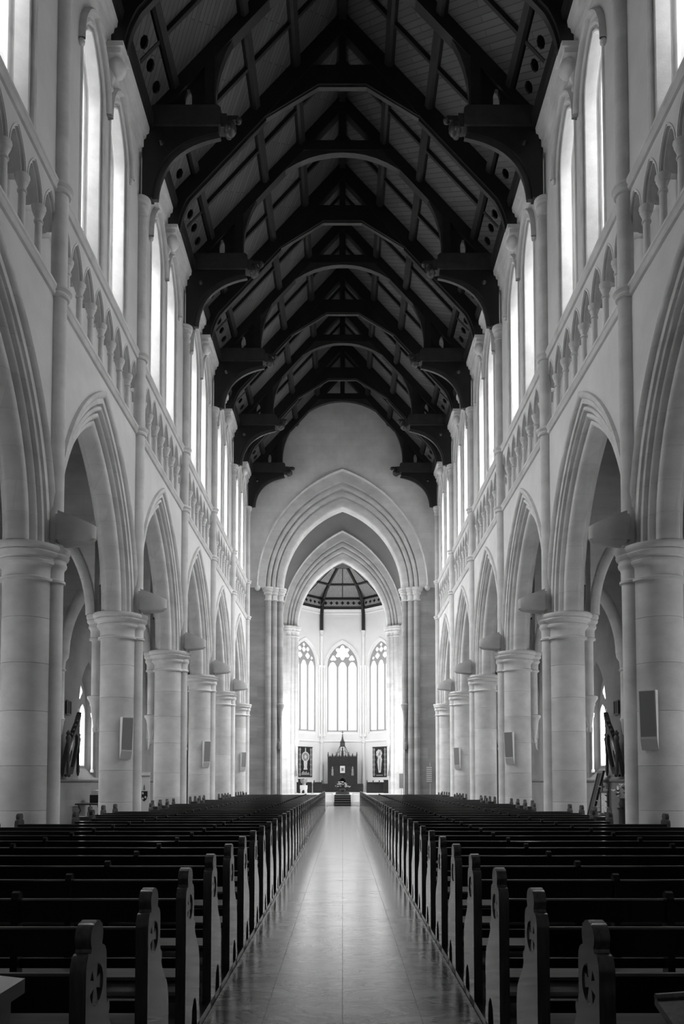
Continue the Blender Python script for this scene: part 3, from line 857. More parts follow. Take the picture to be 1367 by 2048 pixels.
C1 = big_arch('wall_chancel', Y_END, 13.1, 3.55, 5.0, 5.08, 7.12, 5.62, 26.6, 1.3, 'gable', 'grey stone wall with the tall moulded chancel arch', (6.1, 4.3), 'ashlar')
for s in (-1, 1):
    x = s * 5.42
    MB().quad((s * 5.62, Y_END - .001, 13.1), (s * 5.62, Y_END - .001, 13.1), (s * 5.62, Y_END, 13.2), (s * 5.62, Y_END, 13.2))
    side = MB().quad((s * 5.6, Y_END + .3, 0), (s * 5.6, 54.6, 0), (s * 5.6, 54.6, 24), (s * 5.6, Y_END + .3, 24)).build('wall_crossing_' + SIDE[s], 'plaster', smooth=0)
    tag(side, 'plain %s wall of the crossing between the two great arches' % SIDE[s], 'wall', kind='structure')
for s in (-1, 1):  # unseen panes added in the crossing walls to brighten floor and arches
    w = thing(nextwin(), (s * 5.6, 50, 2.5), 'unseen window added for transept light beyond the %s chancel pier' % SIDE[s], 'window', None, 'structure')
    for i in (-1, 0, 1):
        p = [(i * 1.9 + a, b) for a, b in arc_path(.8, 1.3, 8.2, 8, 2.5)]
        MB().add([(s * 5.58, 50 + a, b) for a, b in p], [tuple(range(len(p)))]).build('pane', 'glass_t', w, smooth=0)
        MB().prism([[(i * 1.9 + a, b) for a, b in arc_path(.9, 1.45, 8.2, 8, 2.4)], p], lambda a, b, t: (s * (5.6 - t), 50 + a, b), -.02, .12).build('surround', 'white', w, smooth=0)
cc = MB().quad((-5.7, 45, 24), (5.7, 45, 24), (5.7, 55, 24), (-5.7, 55, 24)).build('ceiling_crossing', 'timber', smooth=0)
tag(cc, 'dark flat ceiling over the crossing', 'ceiling', kind='structure')
Y_A2 = 54.5
C2 = big_arch('wall_sanctuary', Y_A2, 13.0, 3.28, 4.95, 4.45, 7.05, 5.62, 24.0, 1.1, 'shadeplaster', 'plaster wall with the second moulded arch before the sanctuary', (4.55, 2.6), 'stone')

# ------------------------------------------------------------------ sanctuary platform and apse
PZ = 0.75
plat = MB().box(-5.5, 5.5, 51.9, 66, -.02, PZ).build('sanctuary_platform', 'white', smooth=0)
tag(plat, 'raised pale stone sanctuary platform beyond the pews', 'platform', kind='structure')
APX, APY, APC = 4.48, 62.38, 65.0
AW = 1.855
apse_facets = []
for s in (-1, 0, 1):
    if s == 0:
        c, ud, nd = Vector((0, APC, 0)), Vector((1, 0, 0)), Vector((0, 1, 0))
    else:
        c = Vector((s * (AW + APX) / 2, (APC + APY) / 2, 0))
        ud = Vector((s * (APX - AW), APY - APC, 0)).normalized() * s
        nd = Vector((s * (APC - APY), (APX - AW), 0)).normalized()
    apse_facets.append((s, c, ud, nd))
SW, SRISE, SZ, SSILL = 1.36, 2.05, 11.65, 6.05
aw = MB()
for s, c, ud, nd in apse_facets:
    fn = lambda u, z, d, c=c, ud=ud, nd=nd: tuple(c + ud * u + nd * d + Vector((0, 0, z)))
    h = AW if s == 0 else math.hypot(APX - AW, APC - APY) / 2
    fill_above(aw, SW, SRISE, SZ, 17.7, fn, 0, 12)
    for t in (-1, 1):
        aw.quad(fn(t * SW, PZ - .1, 0), fn(t * h, PZ - .1, 0), fn(t * h, 17.7, 0), fn(t * SW, 17.7, 0))
    aw.quad(fn(-SW, PZ - .1, 0), fn(SW, PZ - .1, 0), fn(SW, SSILL - .3, 0), fn(-SW, SSILL - .3, 0))
for s in (-1, 1):
    aw.quad((s * APX, Y_A2 + 1, 0), (s * APX, APY, 0), (s * APX, APY, 17.7), (s * APX, Y_A2 + 1, 17.7))
AWALL = aw.build('wall_apse', 'apse_plaster', smooth=0)
tag(AWALL, 'bright white plaster wall of the polygonal apse', 'wall', kind='structure')
for s in (-1, 1):  # glowing panes out of view, added to light the apse
    w = thing(nextwin(), (s * APX, 59.2, 6), 'unseen side window added to light the apse, behind the %s arch pier' % SIDE[s], 'window', None, 'structure')
    p = arc_path(1.2, 1.9, 11.6, 8, 6.1)
    MB().add([(s * (APX - .02), 59.2 + a, b) for a, b in p], [tuple(range(len(p)))]).build('pane', 'glass_h', w, smooth=0)
    MB().prism([arc_path(1.35, 2.1, 11.6, 8, 5.95), p], lambda a, b, t: (s * (APX + t), 59.2 + a, b), -.08, .05).build('surround', 'white', w, smooth=0)

def bar(path, w, fn, d0, d1):
    """flat stone bar of width w following a 2D path in a facet"""
    m = MB()
    rows = []
    for i, p in enumerate(path):
        a, b = path[max(i - 1, 0)], path[min(i + 1, len(path) - 1)]
        if path[0] == path[-1]:
            a, b = path[(i - 1) % (len(path) - 1)], path[(i + 1) % (len(path) - 1)]
        dx, dz = b[0] - a[0], b[1] - a[1]
        l = math.hypot(dx, dz) or 1
        nx, nz = -dz / l * w / 2, dx / l * w / 2
        rows.append([fn(p[0] + nx, p[1] + nz, d1), fn(p[0] + nx * .5, p[1] + nz * .5, d0), fn(p[0] - nx * .5, p[1] - nz * .5, d0), fn(p[0] - nx, p[1] - nz, d1)])
    m.grid(rows, True)
    return m

def circ(cx, cz, r, n=24, lobes=0, amp=0.0, ph=0.0):
    return [(cx + r * (1 + amp * math.cos(lobes * (2 * math.pi * i / n) + ph)) * math.cos(2 * math.pi * i / n), cz + r * (1 + amp * math.cos(lobes * (2 * math.pi * i / n) + ph)) * math.sin(2 * math.pi * i / n)) for i in range(n)]

WHICH = {-1: 'left', 0: 'central', 1: 'right'}
for s, c, ud, nd in apse_facets:
    fn = lambda u, z, d, c=c, ud=ud, nd=nd: tuple(c + ud * u + nd * d + Vector((0, 0, z)))
    w = thing(nextwin(), fn(0, SSILL, 0), 'tall bright three-light traceried window in the %s wall of the apse' % WHICH[s], 'window', 'apse windows', 'structure')
    sweep_arch(MB(), [(1.58, 2.32, 0), (1.58, 2.32, -.06), (1.52, 2.25, -.07), (1.50, 2.22, -.02), (1.44, 2.15, -.02), (1.40, 2.10, .02)], SZ, fn, 12).build('hood_mould', 'apse_plaster', w)
    sweep_arch(MB(), [(SW + .04, SRISE + .04, -.01), (SW, SRISE, .06), (SW - .05, SRISE - .06, .10), (SW - .07, SRISE - .08, .3)], SZ, fn, 12, SSILL - .3).build('reveal', 'apse_plaster', w)
    MB().quad(fn(-SW, SSILL - .35, 0), fn(SW, SSILL - .35, 0), fn(SW, SSILL + .05, .3), fn(-SW, SSILL + .05, .3)).build('sill', 'apse_plaster', w, smooth=0)
    li = SW - .07
    lw = li * 2 / 3
    for i in (-1, 0, 1):
        p = [(i * lw + a, b) for a, b in arc_path(lw / 2 - .05, .5, SZ + .0, 6, SSILL)]
        MB().add([fn(a, b, .25) for a, b in p], [tuple(range(len(p)))]).build('pane', 'glass_a' if s else 'glass_m', w, smooth=0)
        # foiled heads
    outer = arc_path(li + .02, SRISE - .07, SZ, 12, SSILL - .02)
    holes = []
    for i in (-1, 0, 1):
        a = arc_path(lw / 2 - .08, .46, SZ - .06, 8, SSILL + .03)
        q = []
        for j, (u, z) in enumerate(a):
            k = 1.0
            if z > SZ - .03 and abs(u) > .08:
                k = 1 - .16 * math.sin(min(1, (z - SZ + .06) / .4) * math.pi)
            q.append((i * lw + u * k, z))
        holes.append(q)
    if s == 0:
        holes.append(circ(0, 12.86, .55, 72, 6, .2, math.pi))
        for t in (-1, 1):
            holes.append([(t * a, b) for a, b in circ(.80, 12.36, .22, 24, 3, .22, math.pi / 2)])
    else:
        for (u, z, r) in ((-.43, 12.42, .25), (.43, 12.42, .25), (0, 12.93, .21), (-.45, 12.98, .19), (.45, 12.98, .19), (0, 13.34, .15), (.91, 12.28, .14), (-.91, 12.28, .14)):
            holes.append(circ(u, z, r, 20, 4, .12, 0))
    MB().prism([outer] + holes, fn, .14, .24).build('tracery', 'tracery', w, smooth=0)
    for hq in holes[3:]:
        cxm = sum(p[0] for p in hq) / len(hq); czm = sum(p[1] for p in hq) / len(hq)
        MB().add([fn(cxm + (a - cxm) * 1.08, czm + (b - czm) * 1.08, .245) for a, b in hq], [tuple(range(len(hq)))]).build('tracery_pane', 'glass_a', w, smooth=0)
    for t in (-1, 1):
        x, y, _ = fn(t * 1.60, 0, -.05)
        MB().lathe(x, y, [(.13, SSILL - .55), (.13, SSILL - .35), (.08, SSILL - .28), (.075, SZ - .35), (.10, SZ - .3), (.08, SZ - .26), (.09, SZ - .1), (.15, SZ), (.15, SZ + .06)], 14).build('jamb_shaft', 'apse_plaster', w)
    # string course, cornice, frieze per facet
    h = AW if s == 0 else math.hypot(APX - AW, APC - APY) / 2
    prof = [(0, 5.02), (-.06, 5.05), (-.09, 5.12), (-.04, 5.18), (0, 5.22)]
    MB().grid([[fn(t * h, z, d) for d, z in prof] for t in (-1, 1)]).build('string_course', 'apse_plaster', AWALL)
    prof = [(0, 16.2), (-.08, 16.24), (-.08, 16.32), (-.05, 16.34), (-.12, 16.5), (-.16, 16.6), (0, 16.62)]
    MB().grid([[fn(t * h, z, d) for d, z in prof] for t in (-1, 1)]).build('cornice', 'apse_plaster', AWALL)

ac = MB()
apex = Vector((0, 60.6, 19.9))
ring = [(-APX, Y_A2 + 1), (-APX, APY), (-AW, APC), (AW, APC), (APX, APY), (APX, Y_A2 + 1)]
tops = [Vector((x, y, 17.55)) for x, y in ring]
for i in range(5):
    ac.add([tops[i], tops[i + 1], apex], [(0, 1, 2)])
ac.add([tops[5], apex, tops[0]], [(0, 1, 2)])
AC = ac.build('ceiling_apse', surf('apse_board', 0.24, 0.7, 0.25, 3.0, stretch=(6, 1, 1)), smooth=0)
tag(AC, 'faceted boarded ceiling over the apse with dark curved ribs', 'ceiling', kind='structure')
for i in range(5):
    a, b = tops[i], tops[i + 1]
    s_, c, ud, nd = (0, (a + b) / 2 - Vector((0, 0, 17.55)), (b - a).normalized(), None)
    nd = Vector((0, 0, 1)).cross(ud)
    if (c + nd - Vector((0, 60, 0))).length < (c - Vector((0, 60, 0))).length:
        nd = -nd
    ln = (b - a).length / 2
    fn = lambda u, z, d, c=c, ud=ud, nd=nd: tuple(c + ud * u + nd * d + Vector((0, 0, z)))
    nh = 7 if i in (1, 2, 3) else 9
    holes = [circ((j - (nh - 1) / 2) * ln * 2 / (nh + .6), 17.16, .135, 16, 4, .3, 0) for j in range(nh)]
    MB().prism([[(-ln, 16.62), (ln, 16.62), (ln, 17.55), (-ln, 17.55)]] + holes, fn, -.14, -.09).build('frieze', surf('frieze_oak', 0.30, 0.6, 0.2, 6), AC, smooth=0) if i == 0 else MB().prism([[(-ln, 16.62), (ln, 16.62), (ln, 17.55), (-ln, 17.55)]] + holes, fn, -.14, -.09).build('frieze', bpy.data.materials['frieze_oak'], AC, smooth=0)
    MB().quad(fn(-ln, 16.62, -.03), fn(ln, 16.62, -.03), fn(ln, 17.6, -.03), fn(-ln, 17.6, -.03)).build('frieze_backing', 'black', AC, smooth=0)
    for z0, z1, d in ((16.6, 16.72, -.2), (16.76, 16.84, -.17), (17.44, 17.6, -.24)):
        MB().prism([[(-ln, z0), (ln, z0), (ln, z1), (-ln, z1)]], fn, d, -.1).build('frieze_rail', 'timber', AC, smooth=0)
    for t in (.38, .78):
        p, q = a.lerp(apex, t), b.lerp(apex, t)
        MB().tube([p - Vector((0, 0, .08)), q - Vector((0, 0, .08))], .09 if t < .5 else .07, 6).build('ceiling_beam', 'timber', AC, smooth=0)
    mid = (a + b) / 2
    MB().tube([mid.lerp(apex, .05) - Vector((0, 0, .03)), mid.lerp(apex, .9) - Vector((0, 0, .03))], .035, 6).build('centre_rib', 'timber', AC, smooth=0)
for (x, y) in ring[1:5]:
    wv = Vector((x, y, 0)); cv = Vector((0, apex.y, 0))
    prof = [(.025, 14.75), (.03, 16.2), (.05, 16.9), (.12, 17.5), (.25, 18.05), (.45, 18.6), (.68, 19.1), (.88, 19.45), (1, 19.6)]
    pts = [tuple(wv.lerp(cv, t) + Vector((0, 0, z))) for t, z in prof]
    MB().tube(pts, [.16, .16, .17, .17, .16, .15, .14, .13, .12], 6).build('curved_rib', 'timber', AC)
    q = wv.lerp(cv, .02)
    MB().lathe(q.x, q.y, [(.2, PZ), (.2, PZ + .2), (.13, PZ + .3), (.12, 4.95), (.17, 5.0), (.17, 5.2), (.12, 5.25), (.12, 14.2), (.15, 14.25), (.12, 14.3), (.14, 14.5), (.2, 14.65), (.2, 14.75)], 16).build('wall_shaft', 'apse_plaster', AWALL)
MB().lathe(0, apex.y, [(.1, 19.3), (.3, 19.4), (.4, 19.6), (.4, 19.8)], 14).build('boss', 'timber_edge', AC)

# ------------------------------------------------------------------ pews
PEW_Y, PEW_D, PEW_N = 2.84, 0.90, 44
def pew_outline():
    top = [(0, .0), (0, .93), (.006, .965), (.022, .990), (.042, .998), (.056, .998), (.061, 1.010), (.052, 1.028), (.049, 1.052), (.060, 1.082), (.088, 1.103), (.127, 1.11), (.166, 1.103), (.194, 1.082), (.205, 1.052), (.202, 1.028), (.193, 1.010),
           (.198, .998), (.212, .998), (.232, .990), (.249, .965), (.253, .93), (.252, .80), (.262, .755), (.278, .765), (.296, .750), (.298, .722), (.286, .700), (.30, .672), (.345, .625), (.372, .60), (.378, .58),
           (.395, .585), (.425, .545), (.448, .49), (.458, .42), (.455, .30), (.45, .18), (.47, .14), (.48, .10), (.48, .0),
           (.375, .0), (.375, .12), (.355, .20), (.315, .245), (.27, .245), (.225, .20), (.205, .12), (.205, .0)]
    return top
def bevelled(mb, name, mat, w, parent, loc):
    me = bpy.data.meshes.new(name)
    me.from_pydata(mb.v, [], mb.f)
    bm = bmesh.new(); bm.from_mesh(me)
    bmesh.ops.recalc_face_normals(bm, faces=bm.faces)
    ed = [e for e in bm.edges if len(e.link_faces) == 2 and e.calc_face_angle(0) > 1.2 and any(abs(f.normal.x) > .9 for f in e.link_faces)]
    bmesh.ops.bevel(bm, geom=ed, offset=w, segments=2, affect='EDGES', clamp_overlap=True)
    bm.to_mesh(me); bm.free()
    me.materials.append(M[mat])
    me.polygons.foreach_set('use_smooth', [True] * len(me.polygons))
    me.set_sharp_from_angle(angle=math.radians(40))
    return me
PT = 0.062
hole = [(.126 + .078 * math.cos(2 * math.pi * i / 20), .862 + .078 * math.sin(2 * math.pi * i / 20)) for i in range(20)]
end_me = bevelled(MB().prism([pew_outline(), hole], lambda a, b, t: (t, a, b), -PT / 2, PT / 2), 'end_panel', 'pew_end', .012, None, None)
def cross_mesh():
    m = MB()
    pts = []
    for q in range(4):
        for da, r in ((-.42, .080), (0, .082), (.42, .080), (.785, .022)):
            a = math.pi / 2 * q + da
            pts.append((.126 + r * math.cos(a), .862 + r * math.sin(a)))
    m.prism([pts], lambda a, b, t: (t, a, b), -.025, .025)
    me = bpy.data.meshes.new('cross'); me.from_pydata(m.v, [], m.f); me.materials.append(M['pew_end'])
    return me
cross_me = cross_mesh()
def raw(mb, name, mat, smooth=0):
    me = bpy.data.meshes.new(name)
    me.from_pydata(mb.v, [], mb.f)
    bm = bmesh.new(); bm.from_mesh(me); bmesh.ops.recalc_face_normals(bm, faces=bm.faces); bm.to_mesh(me); bm.free()
    me.materials.append(M[mat])
    if smooth:
        me.polygons.foreach_set('use_smooth', [True] * len(me.polygons)); me.set_sharp_from_angle(angle=math.radians(smooth))
    return me
def xprism(poly, x0, x1):
    return MB().prism([poly], lambda a, b, t: (t, a, b), x0, x1)
pew_cache = {}
def pew_meshes(x1):
    if x1 in pew_cache:
        return pew_cache[x1]
    a, b = .03, x1
    d = {
        'backrest': raw(xprism([(.022, .785), (.045, .785), (.045, .885), (.022, .885)], a, b), 'backrest', 'pew'),
        'top_rail': raw(xprism([(.008, .885), (.058, .885), (.058, .914), (.048, .927), (.032, .931), (.018, .929), (.008, .921)], a, b), 'top_rail', 'pew', 30),
        'seat': raw(xprism([(.05, .425), (.42, .432), (.432, .440), (.432, .455), (.42, .465), (.05, .445)], a, b), 'seat', 'seat', 30),
        'lower_rail': raw(xprism([(.05, .50), (.075, .50), (.075, .56), (.05, .56)], a, b), 'lower_rail', 'pew'),
        'seat_apron': raw(xprism([(.38, .33), (.40, .33), (.40, .428), (.38, .428)], a, b), 'seat_apron', 'pew'),
        'kneeler': raw(xprism([(-.20, .10), (-.02, .10), (-.02, .15), (-.04, .17), (-.18, .17), (-.20, .15)], a + .04, b - .04), 'kneeler', 'seat', 30),
        'support': raw(MB().prism([[(.0, .0), (0, .93), (.012, .965), (.035, .975), (.058, .965), (.07, .93), (.08, .46), (.38, .42), (.36, .0)]], lambda p, q, t: (t, p, q), -.022, .022), 'support', 'pew'),
    }
    pew_cache[x1] = d
    return d
for s in (-1, 1):
    for i in range(PEW_N):
        y = PEW_Y + PEW_D * i
        near_col = any(y - .25 < YK[k] + .72 and y + .6 > YK[k] - .72 for k in YK)
        xe = 4.86 if near_col else 5.5
        L = xe - .955
        where = 'nearest the camera' if i == 0 else ('farthest from the camera' if i == PEW_N - 1 else '%s row from the camera' % ordw(i + 1))
        pw = thing('pew', (s * .957, y, 0), 'dark wooden pew with carved bench ends, %s of the aisle, %s' % (SIDE[s], where), 'pew', 'pews %s of the aisle' % SIDE[s])
        d = pew_meshes(round(L, 3))
        for x in (PT / 2, L):
            e = link('end_panel', end_me, pw, True, (s * x, 0, 0))
            link('cross', cross_me, e, True, (0, 0, 0))
        for nm in ('backrest', 'top_rail', 'seat', 'lower_rail', 'seat_apron', 'kneeler'):
            o = link(nm, d[nm], pw, True, (0, 0, 0))
            if s < 0:
                o.rotation_euler = (0, 0, 0); o.scale = (-1, 1, 1)
        for x in (1.05, 2.65):
            link('support', d['support'], pw, True, (s * x, 0, 0))

# ------------------------------------------------------------------ wall lamps on the shafts
def lamp_mesh(s):
    m = MB()
    n = 14
    def row(f, z0, z1):
        # D-shaped plan: flat against the shaft, rounded nose towards the nave
        out = []
        for i in range(n + 1):
            a = -math.pi / 2 + math.pi * i / n
            px, py = .66 * math.cos(a) * f, .25 * math.sin(a) * (.25 + .75 * f)
            out.append((-s * px, py, z0 + (z1 - z0) * math.cos(a)))
        return out
    m.grid([row(.55, 0, .03), row(.9, .02, .06), row(1.0, .07, .12), row(1.0, .60, .36), row(.94, .60, .36), row(.85, .40, .26)])
    o = len(m.v) - 6 * (n + 1)
    m.f.append(tuple(o + i for i in range(n + 1)))
    m.f.append(tuple(o + 5 * (n + 1) + i for i in range(n + 1)))
    m.box(min(0, s * .06), max(0, s * .06), -.2, .2, .05, .55)
    return raw(m, 'lamp_bowl', 'drum', 35)
for s in (-1, 1):
    lm = lamp_mesh(s)
    plate = raw(MB().box(min(s * .0, s * .05), max(s * .0, s * .05), -.1, .1, .1, .5), 'back_plate', 'grey')
    for k in range(0, 5):
        t = thing('wall_lamp', (s * 5.385, YK[k] - .02, 6.18), 'pale half-round wall lamp above the %s %s column capital' % (ordw(k + 2), SIDE[s]), 'lamp', 'wall lamps on the shafts')
        link('bowl', lm, t, True, (0, 0, 0))
        link('back_plate', plate, t, True, (0, 0, 0))

# ------------------------------------------------------------------ column loudspeakers
def speaker_meshes(s):
    side = [(0, 0.0), (.04, .0), (.24, .16), (.27, 1.05), (0, 1.05)]        # wedge: (out, z)
    body = MB().prism([[(0, -.05), (.10, .16), (.17, 1.05), (0, 1.05)]], lambda o, z, t: (t, -o, z), -.15, .15)
    gr = MB().prism([[(-.135, .2), (.135, .2), (.135, 1.03), (-.135, 1.03)]], lambda a, z, t: (a, -.10 - (z - .16) / .89 * .07 - t, z), .001, .012)
    return raw(body, 'cabinet', 'white'), raw(gr, 'grille', 'speaker')
bm_, gm_ = speaker_meshes(1)
for s, ks in ((-1, (1, 3, 5)), (1, (0, 2, 4))):
    for k in ks:
        a = math.radians(38)
        # on the camera-and-nave side of the drum
        px, py = s * (CX - math.sin(a) * (CR + .02)), YK[k] - math.cos(a) * (CR + .02)
        t = thing('column_speaker', (px, py, 2.28), 'slim wedge loudspeaker on the %s column of the %s arcade' % (ordw(k + 2), SIDE[s]), 'speaker', 'column loudspeakers', rz=-s * a)
        link('cabinet', bm_, t, True, (0, 0, 0))
        link('grille', gm_, t, True, (0, 0, 0))

# ------------------------------------------------------------------ sanctuary steps and furnishings
st = thing('carpeted_steps', (0, 50.7, 0), 'flight of black carpeted steps up to the sanctuary', 'steps', None)
for i in range(5):
    MB().box(-.56, .56, 50.7 + .24 * i, 51.9, .15 * i, .15 * (i + 1) - .012).build('step', 'black', st, smooth=0)
    MB().box(-.56, .56, 50.68 + .24 * i, 50.74 + .24 * i, .15 * (i + 1) - .03, .15 * (i + 1) - .008).build('nosing', 'grey', st, smooth=0)
for s in (-1, 1):
    MB().box(min(s * .58, s * 1.5), max(s * .58, s * 1.5), 51.1, 51.9, 0, .3).build('side_step', 'white', st, smooth=0)
    h = thing('handrail', (s * .95, 50.9, 0), 'white square-framed handrail %s of the black steps' % SIDE[s], 'handrail', 'handrails by the steps')
    MB().box(min(s * .66, s * 1.18), max(s * .66, s * 1.18), 50.88, 50.95, .80, .86).build('top_bar', 'white', h, smooth=0)
    MB().box(min(s * .66, s * 1.18), max(s * .66, s * 1.18), 50.89, 50.94, .12, .17).build('bottom_bar', 'white', h, smooth=0)
    for x in (.66, 1.12):
        MB().box(min(s * x, s * (x + .06)), max(s * x, s * (x + .06)), 50.88, 50.95, 0, .80).build('post', 'white', h, smooth=0)

# altar with flowers
al = thing('flower_stand', (0, 52.6, PZ), 'black draped stand under the white flowers at the top of the steps', 'stand')
MB().lathe(0, 52.6, [(.52, PZ), (.50, PZ + .02), (.46, PZ + .17), (.42, PZ + .20)], 18).build('drape', 'black', al)
MB().lathe(0, 52.6, [(.10, PZ + .20), (.18, PZ + .24), (.2, PZ + .34), (.14, PZ + .40)], 14).build('urn', 'oak', al)
fl_ = thing('flower_arrangement', (0, 52.6, PZ + .46), 'wide arrangement of white lilies and dark leaves before the altar', 'flowers')
RF = random.Random(3)
def petalball(c, r):
    m = MB()
    for q in range(6):
        a = q * math.pi / 3
        tip = (c[0] + r * math.cos(a), c[1] + r * .6 * math.sin(a), c[2] + r * .55)
        l = (c[0] + r * .55 * math.cos(a + .4), c[1] + r * .35 * math.sin(a + .4), c[2] + r * .2)
        rr = (c[0] + r * .55 * math.cos(a - .4), c[1] + r * .35 * math.sin(a - .4), c[2] + r * .2)
        m.add([c, l, tip, rr, (c[0], c[1], c[2] - r * .3)], [(0, 1, 2, 3), (4, 1, 2), (4, 2, 3)])
    return m
lf = MB()
for i in range(70):
    a = RF.uniform(0, math.pi); rr = RF.uniform(.2, .58)
    b = (0, 52.6, PZ + .42); t = (rr * math.cos(a), 52.6 + RF.uniform(-.25, .15), PZ + .50 + rr * math.sin(a) * .75 - .05)
    mx, mz = (b[0] + t[0]) / 2, (b[2] + t[2]) / 2
    lf.add([b, (mx + .04, 52.55, mz + .04), t, (mx - .04, 52.62, mz - .03)], [(0, 1, 2, 3)])
lf.build('foliage', 'leaf', fl_, smooth=0)['kind'] = 'stuff'
for i in range(26):
    a = RF.uniform(.05, math.pi - .05); rr = RF.uniform(.18, .56)
    petalball((rr * math.cos(a), 52.42 + RF.uniform(-.08, .1), PZ + .50 + rr * math.sin(a) * .8 - .02), RF.uniform(.075, .12)).build('bloom', 'petal', fl_, smooth=0)

# carved altarpiece against the east wall
def spire(m, x, y, z, h, r):
    m.lathe(x, y, [(r, z), (r, z + h * .25), (r * 1.5, z + h * .28), (r * 1.1, z + h * .34), (r * .5, z + h * .8), (r * .9, z + h * .86), (.004, z + h)], 6)
    return m
YR = 64.3
ar = thing('altarpiece', (0, YR, PZ), 'dark carved wooden altarpiece with a tall openwork spire below the central window', 'altarpiece')
MB().box(-1.75, 1.75, YR - .35, YR + .3, PZ, 1.46).build('panelled_base', 'oak', ar, smooth=0)
for x in (-1.3, -.65, 0, .65, 1.3):
    MB().prism([[(x - .27, PZ + .12), (x + .27, PZ + .12), (x + .27, 1.38), (x - .27, 1.38)], [(x - .21, PZ + .18), (x + .21, PZ + .18), (x + .21, 1.32), (x - .21, 1.32)]], lambda a, b, t: (a, YR - .35 - t, b), 0, .03).build('base_panel', 'oak', ar, smooth=0)
ni = [(a, b) for a, b in arc_path(.28, .34, 1.60, 6, 1.46)]
MB().prism([[(-1.22, 1.46), (-.285, 1.46)] + ni[1:-1] + [(.285, 1.46), (1.22, 1.46), (1.22, 3.75), (-1.22, 3.75)]], lambda a, b, t: (a, t, b), YR - .2, YR + .25).build('back_panel', 'oak', ar, smooth=0)
MB().box(-1.2, 1.2, YR + .12, YR + .3, 1.46, 3.7).build('inner_board', 'black', ar, smooth=0)
for x in (-1.04, -.69, -.35, 0, .35, .69, 1.04):
    oa = [(x + a, b) for a, b in arc_path(.15, .22, 3.42, 5, 3.05)]
    ia = [(x + a, b) for a, b in arc_path(.11, .17, 3.42, 5, 3.09)]
    MB().prism([oa, ia], lambda a, b, t: (a, YR - .2 - t, b), 0, .05).build('blind_arch', 'oak', ar, smooth=0)
cr_ = MB()
for i in range(25):
    x = -1.2 + .1 * i
    cr_.add([(x - .05, YR - .2, 3.75), (x + .05, YR - .2, 3.75), (x, YR - .2, 3.92), (x - .05, YR - .12, 3.75), (x + .05, YR - .12, 3.75), (x, YR - .12, 3.92)], [(0, 1, 2), (3, 4, 5), (0, 1, 4, 3), (1, 2, 5, 4), (0, 2, 5, 3)])
cr_.build('cresting', 'oak', ar, smooth=0)['kind'] = 'stuff'
for x in (-1.22, -.86, -.52, .52, .86, 1.22):
    tall = .42 if abs(x) > 1 or abs(x) < .6 else .3
    m = MB().box(x - .045, x + .045, YR - .28, YR - .19, 1.46 if abs(x) > 1 else 3.0, 3.75)
    spire(m, x, YR - .23, 3.75, tall, .05).build('pinnacle', 'oak', ar)
for s in (-1, 1):
    m = MB()
    m.tube([(s * .42, YR - .1, 3.75), (s * .40, YR - .1, 4.2), (s * .3, YR - .1, 4.5), (s * .18, YR - .1, 4.7), (s * .17, YR - .1, 5.0)], .03, 6)
    m.tube([(s * .25, YR + .05, 3.75), (s * .24, YR + .05, 4.3), (s * .17, YR + .05, 4.7)], .03, 6)
    m.tube([(s * .42, YR - .1, 4.05), (s * .2, YR - .1, 4.3), (0, YR - .1, 4.1)], .02, 6)
    m.build('flying_strut', 'oak', ar)
m = MB().lathe(0, YR - .1, [(.2, 4.62), (.22, 4.7), (.2, 4.95), (.24, 5.0), (.12, 5.15), (.07, 5.35), (.03, 5.6)], 8)
m.ball((0, YR - .1, 5.42), .07, 8, 6).ball((0, YR - .1, 5.62), .05, 8, 6)
m.build('spire', 'oak', ar)
m = MB().box(-.016, .016, YR - .12, YR - .08, 5.6, 5.98).box(-.09, .09, YR - .12, YR - .08, 5.82, 5.86)
m.build('spire_cross', 'oak', ar, smooth=0)
m = MB()
spire(m, 0, YR - .22, 3.78, .8, .09).build('canopy_spire', 'oak', ar)
MB().box(-.25, .25, YR - .28, YR - .2, 2.32, 3.02).build('picture_frame', 'black', ar, smooth=0)
pf = MB().box(-.21, .21, YR - .30, YR - .27, 2.37, 2.98).build('picture', 'white', ar, smooth=0)
MB().box(-.10, .10, YR - .315, YR - .30, 2.55, 2.80).build('picture_motif', 'grey', pf, smooth=0)
for s in (-1, 1):
    fg = MB().lathe(s * .86, YR - .27, [(.10, 2.15), (.11, 2.3), (.08, 2.5), (.10, 2.66), (.05, 2.74), (.065, 2.82), (.05, 2.9), (.005, 2.93)], 10).build('niche_statue', 'midcloth', ar)
    MB().box(s * .86 - .14, s * .86 + .14, YR - .34, YR - .2, 2.08, 2.15).build('statue_bracket', 'oak', fg, smooth=0)

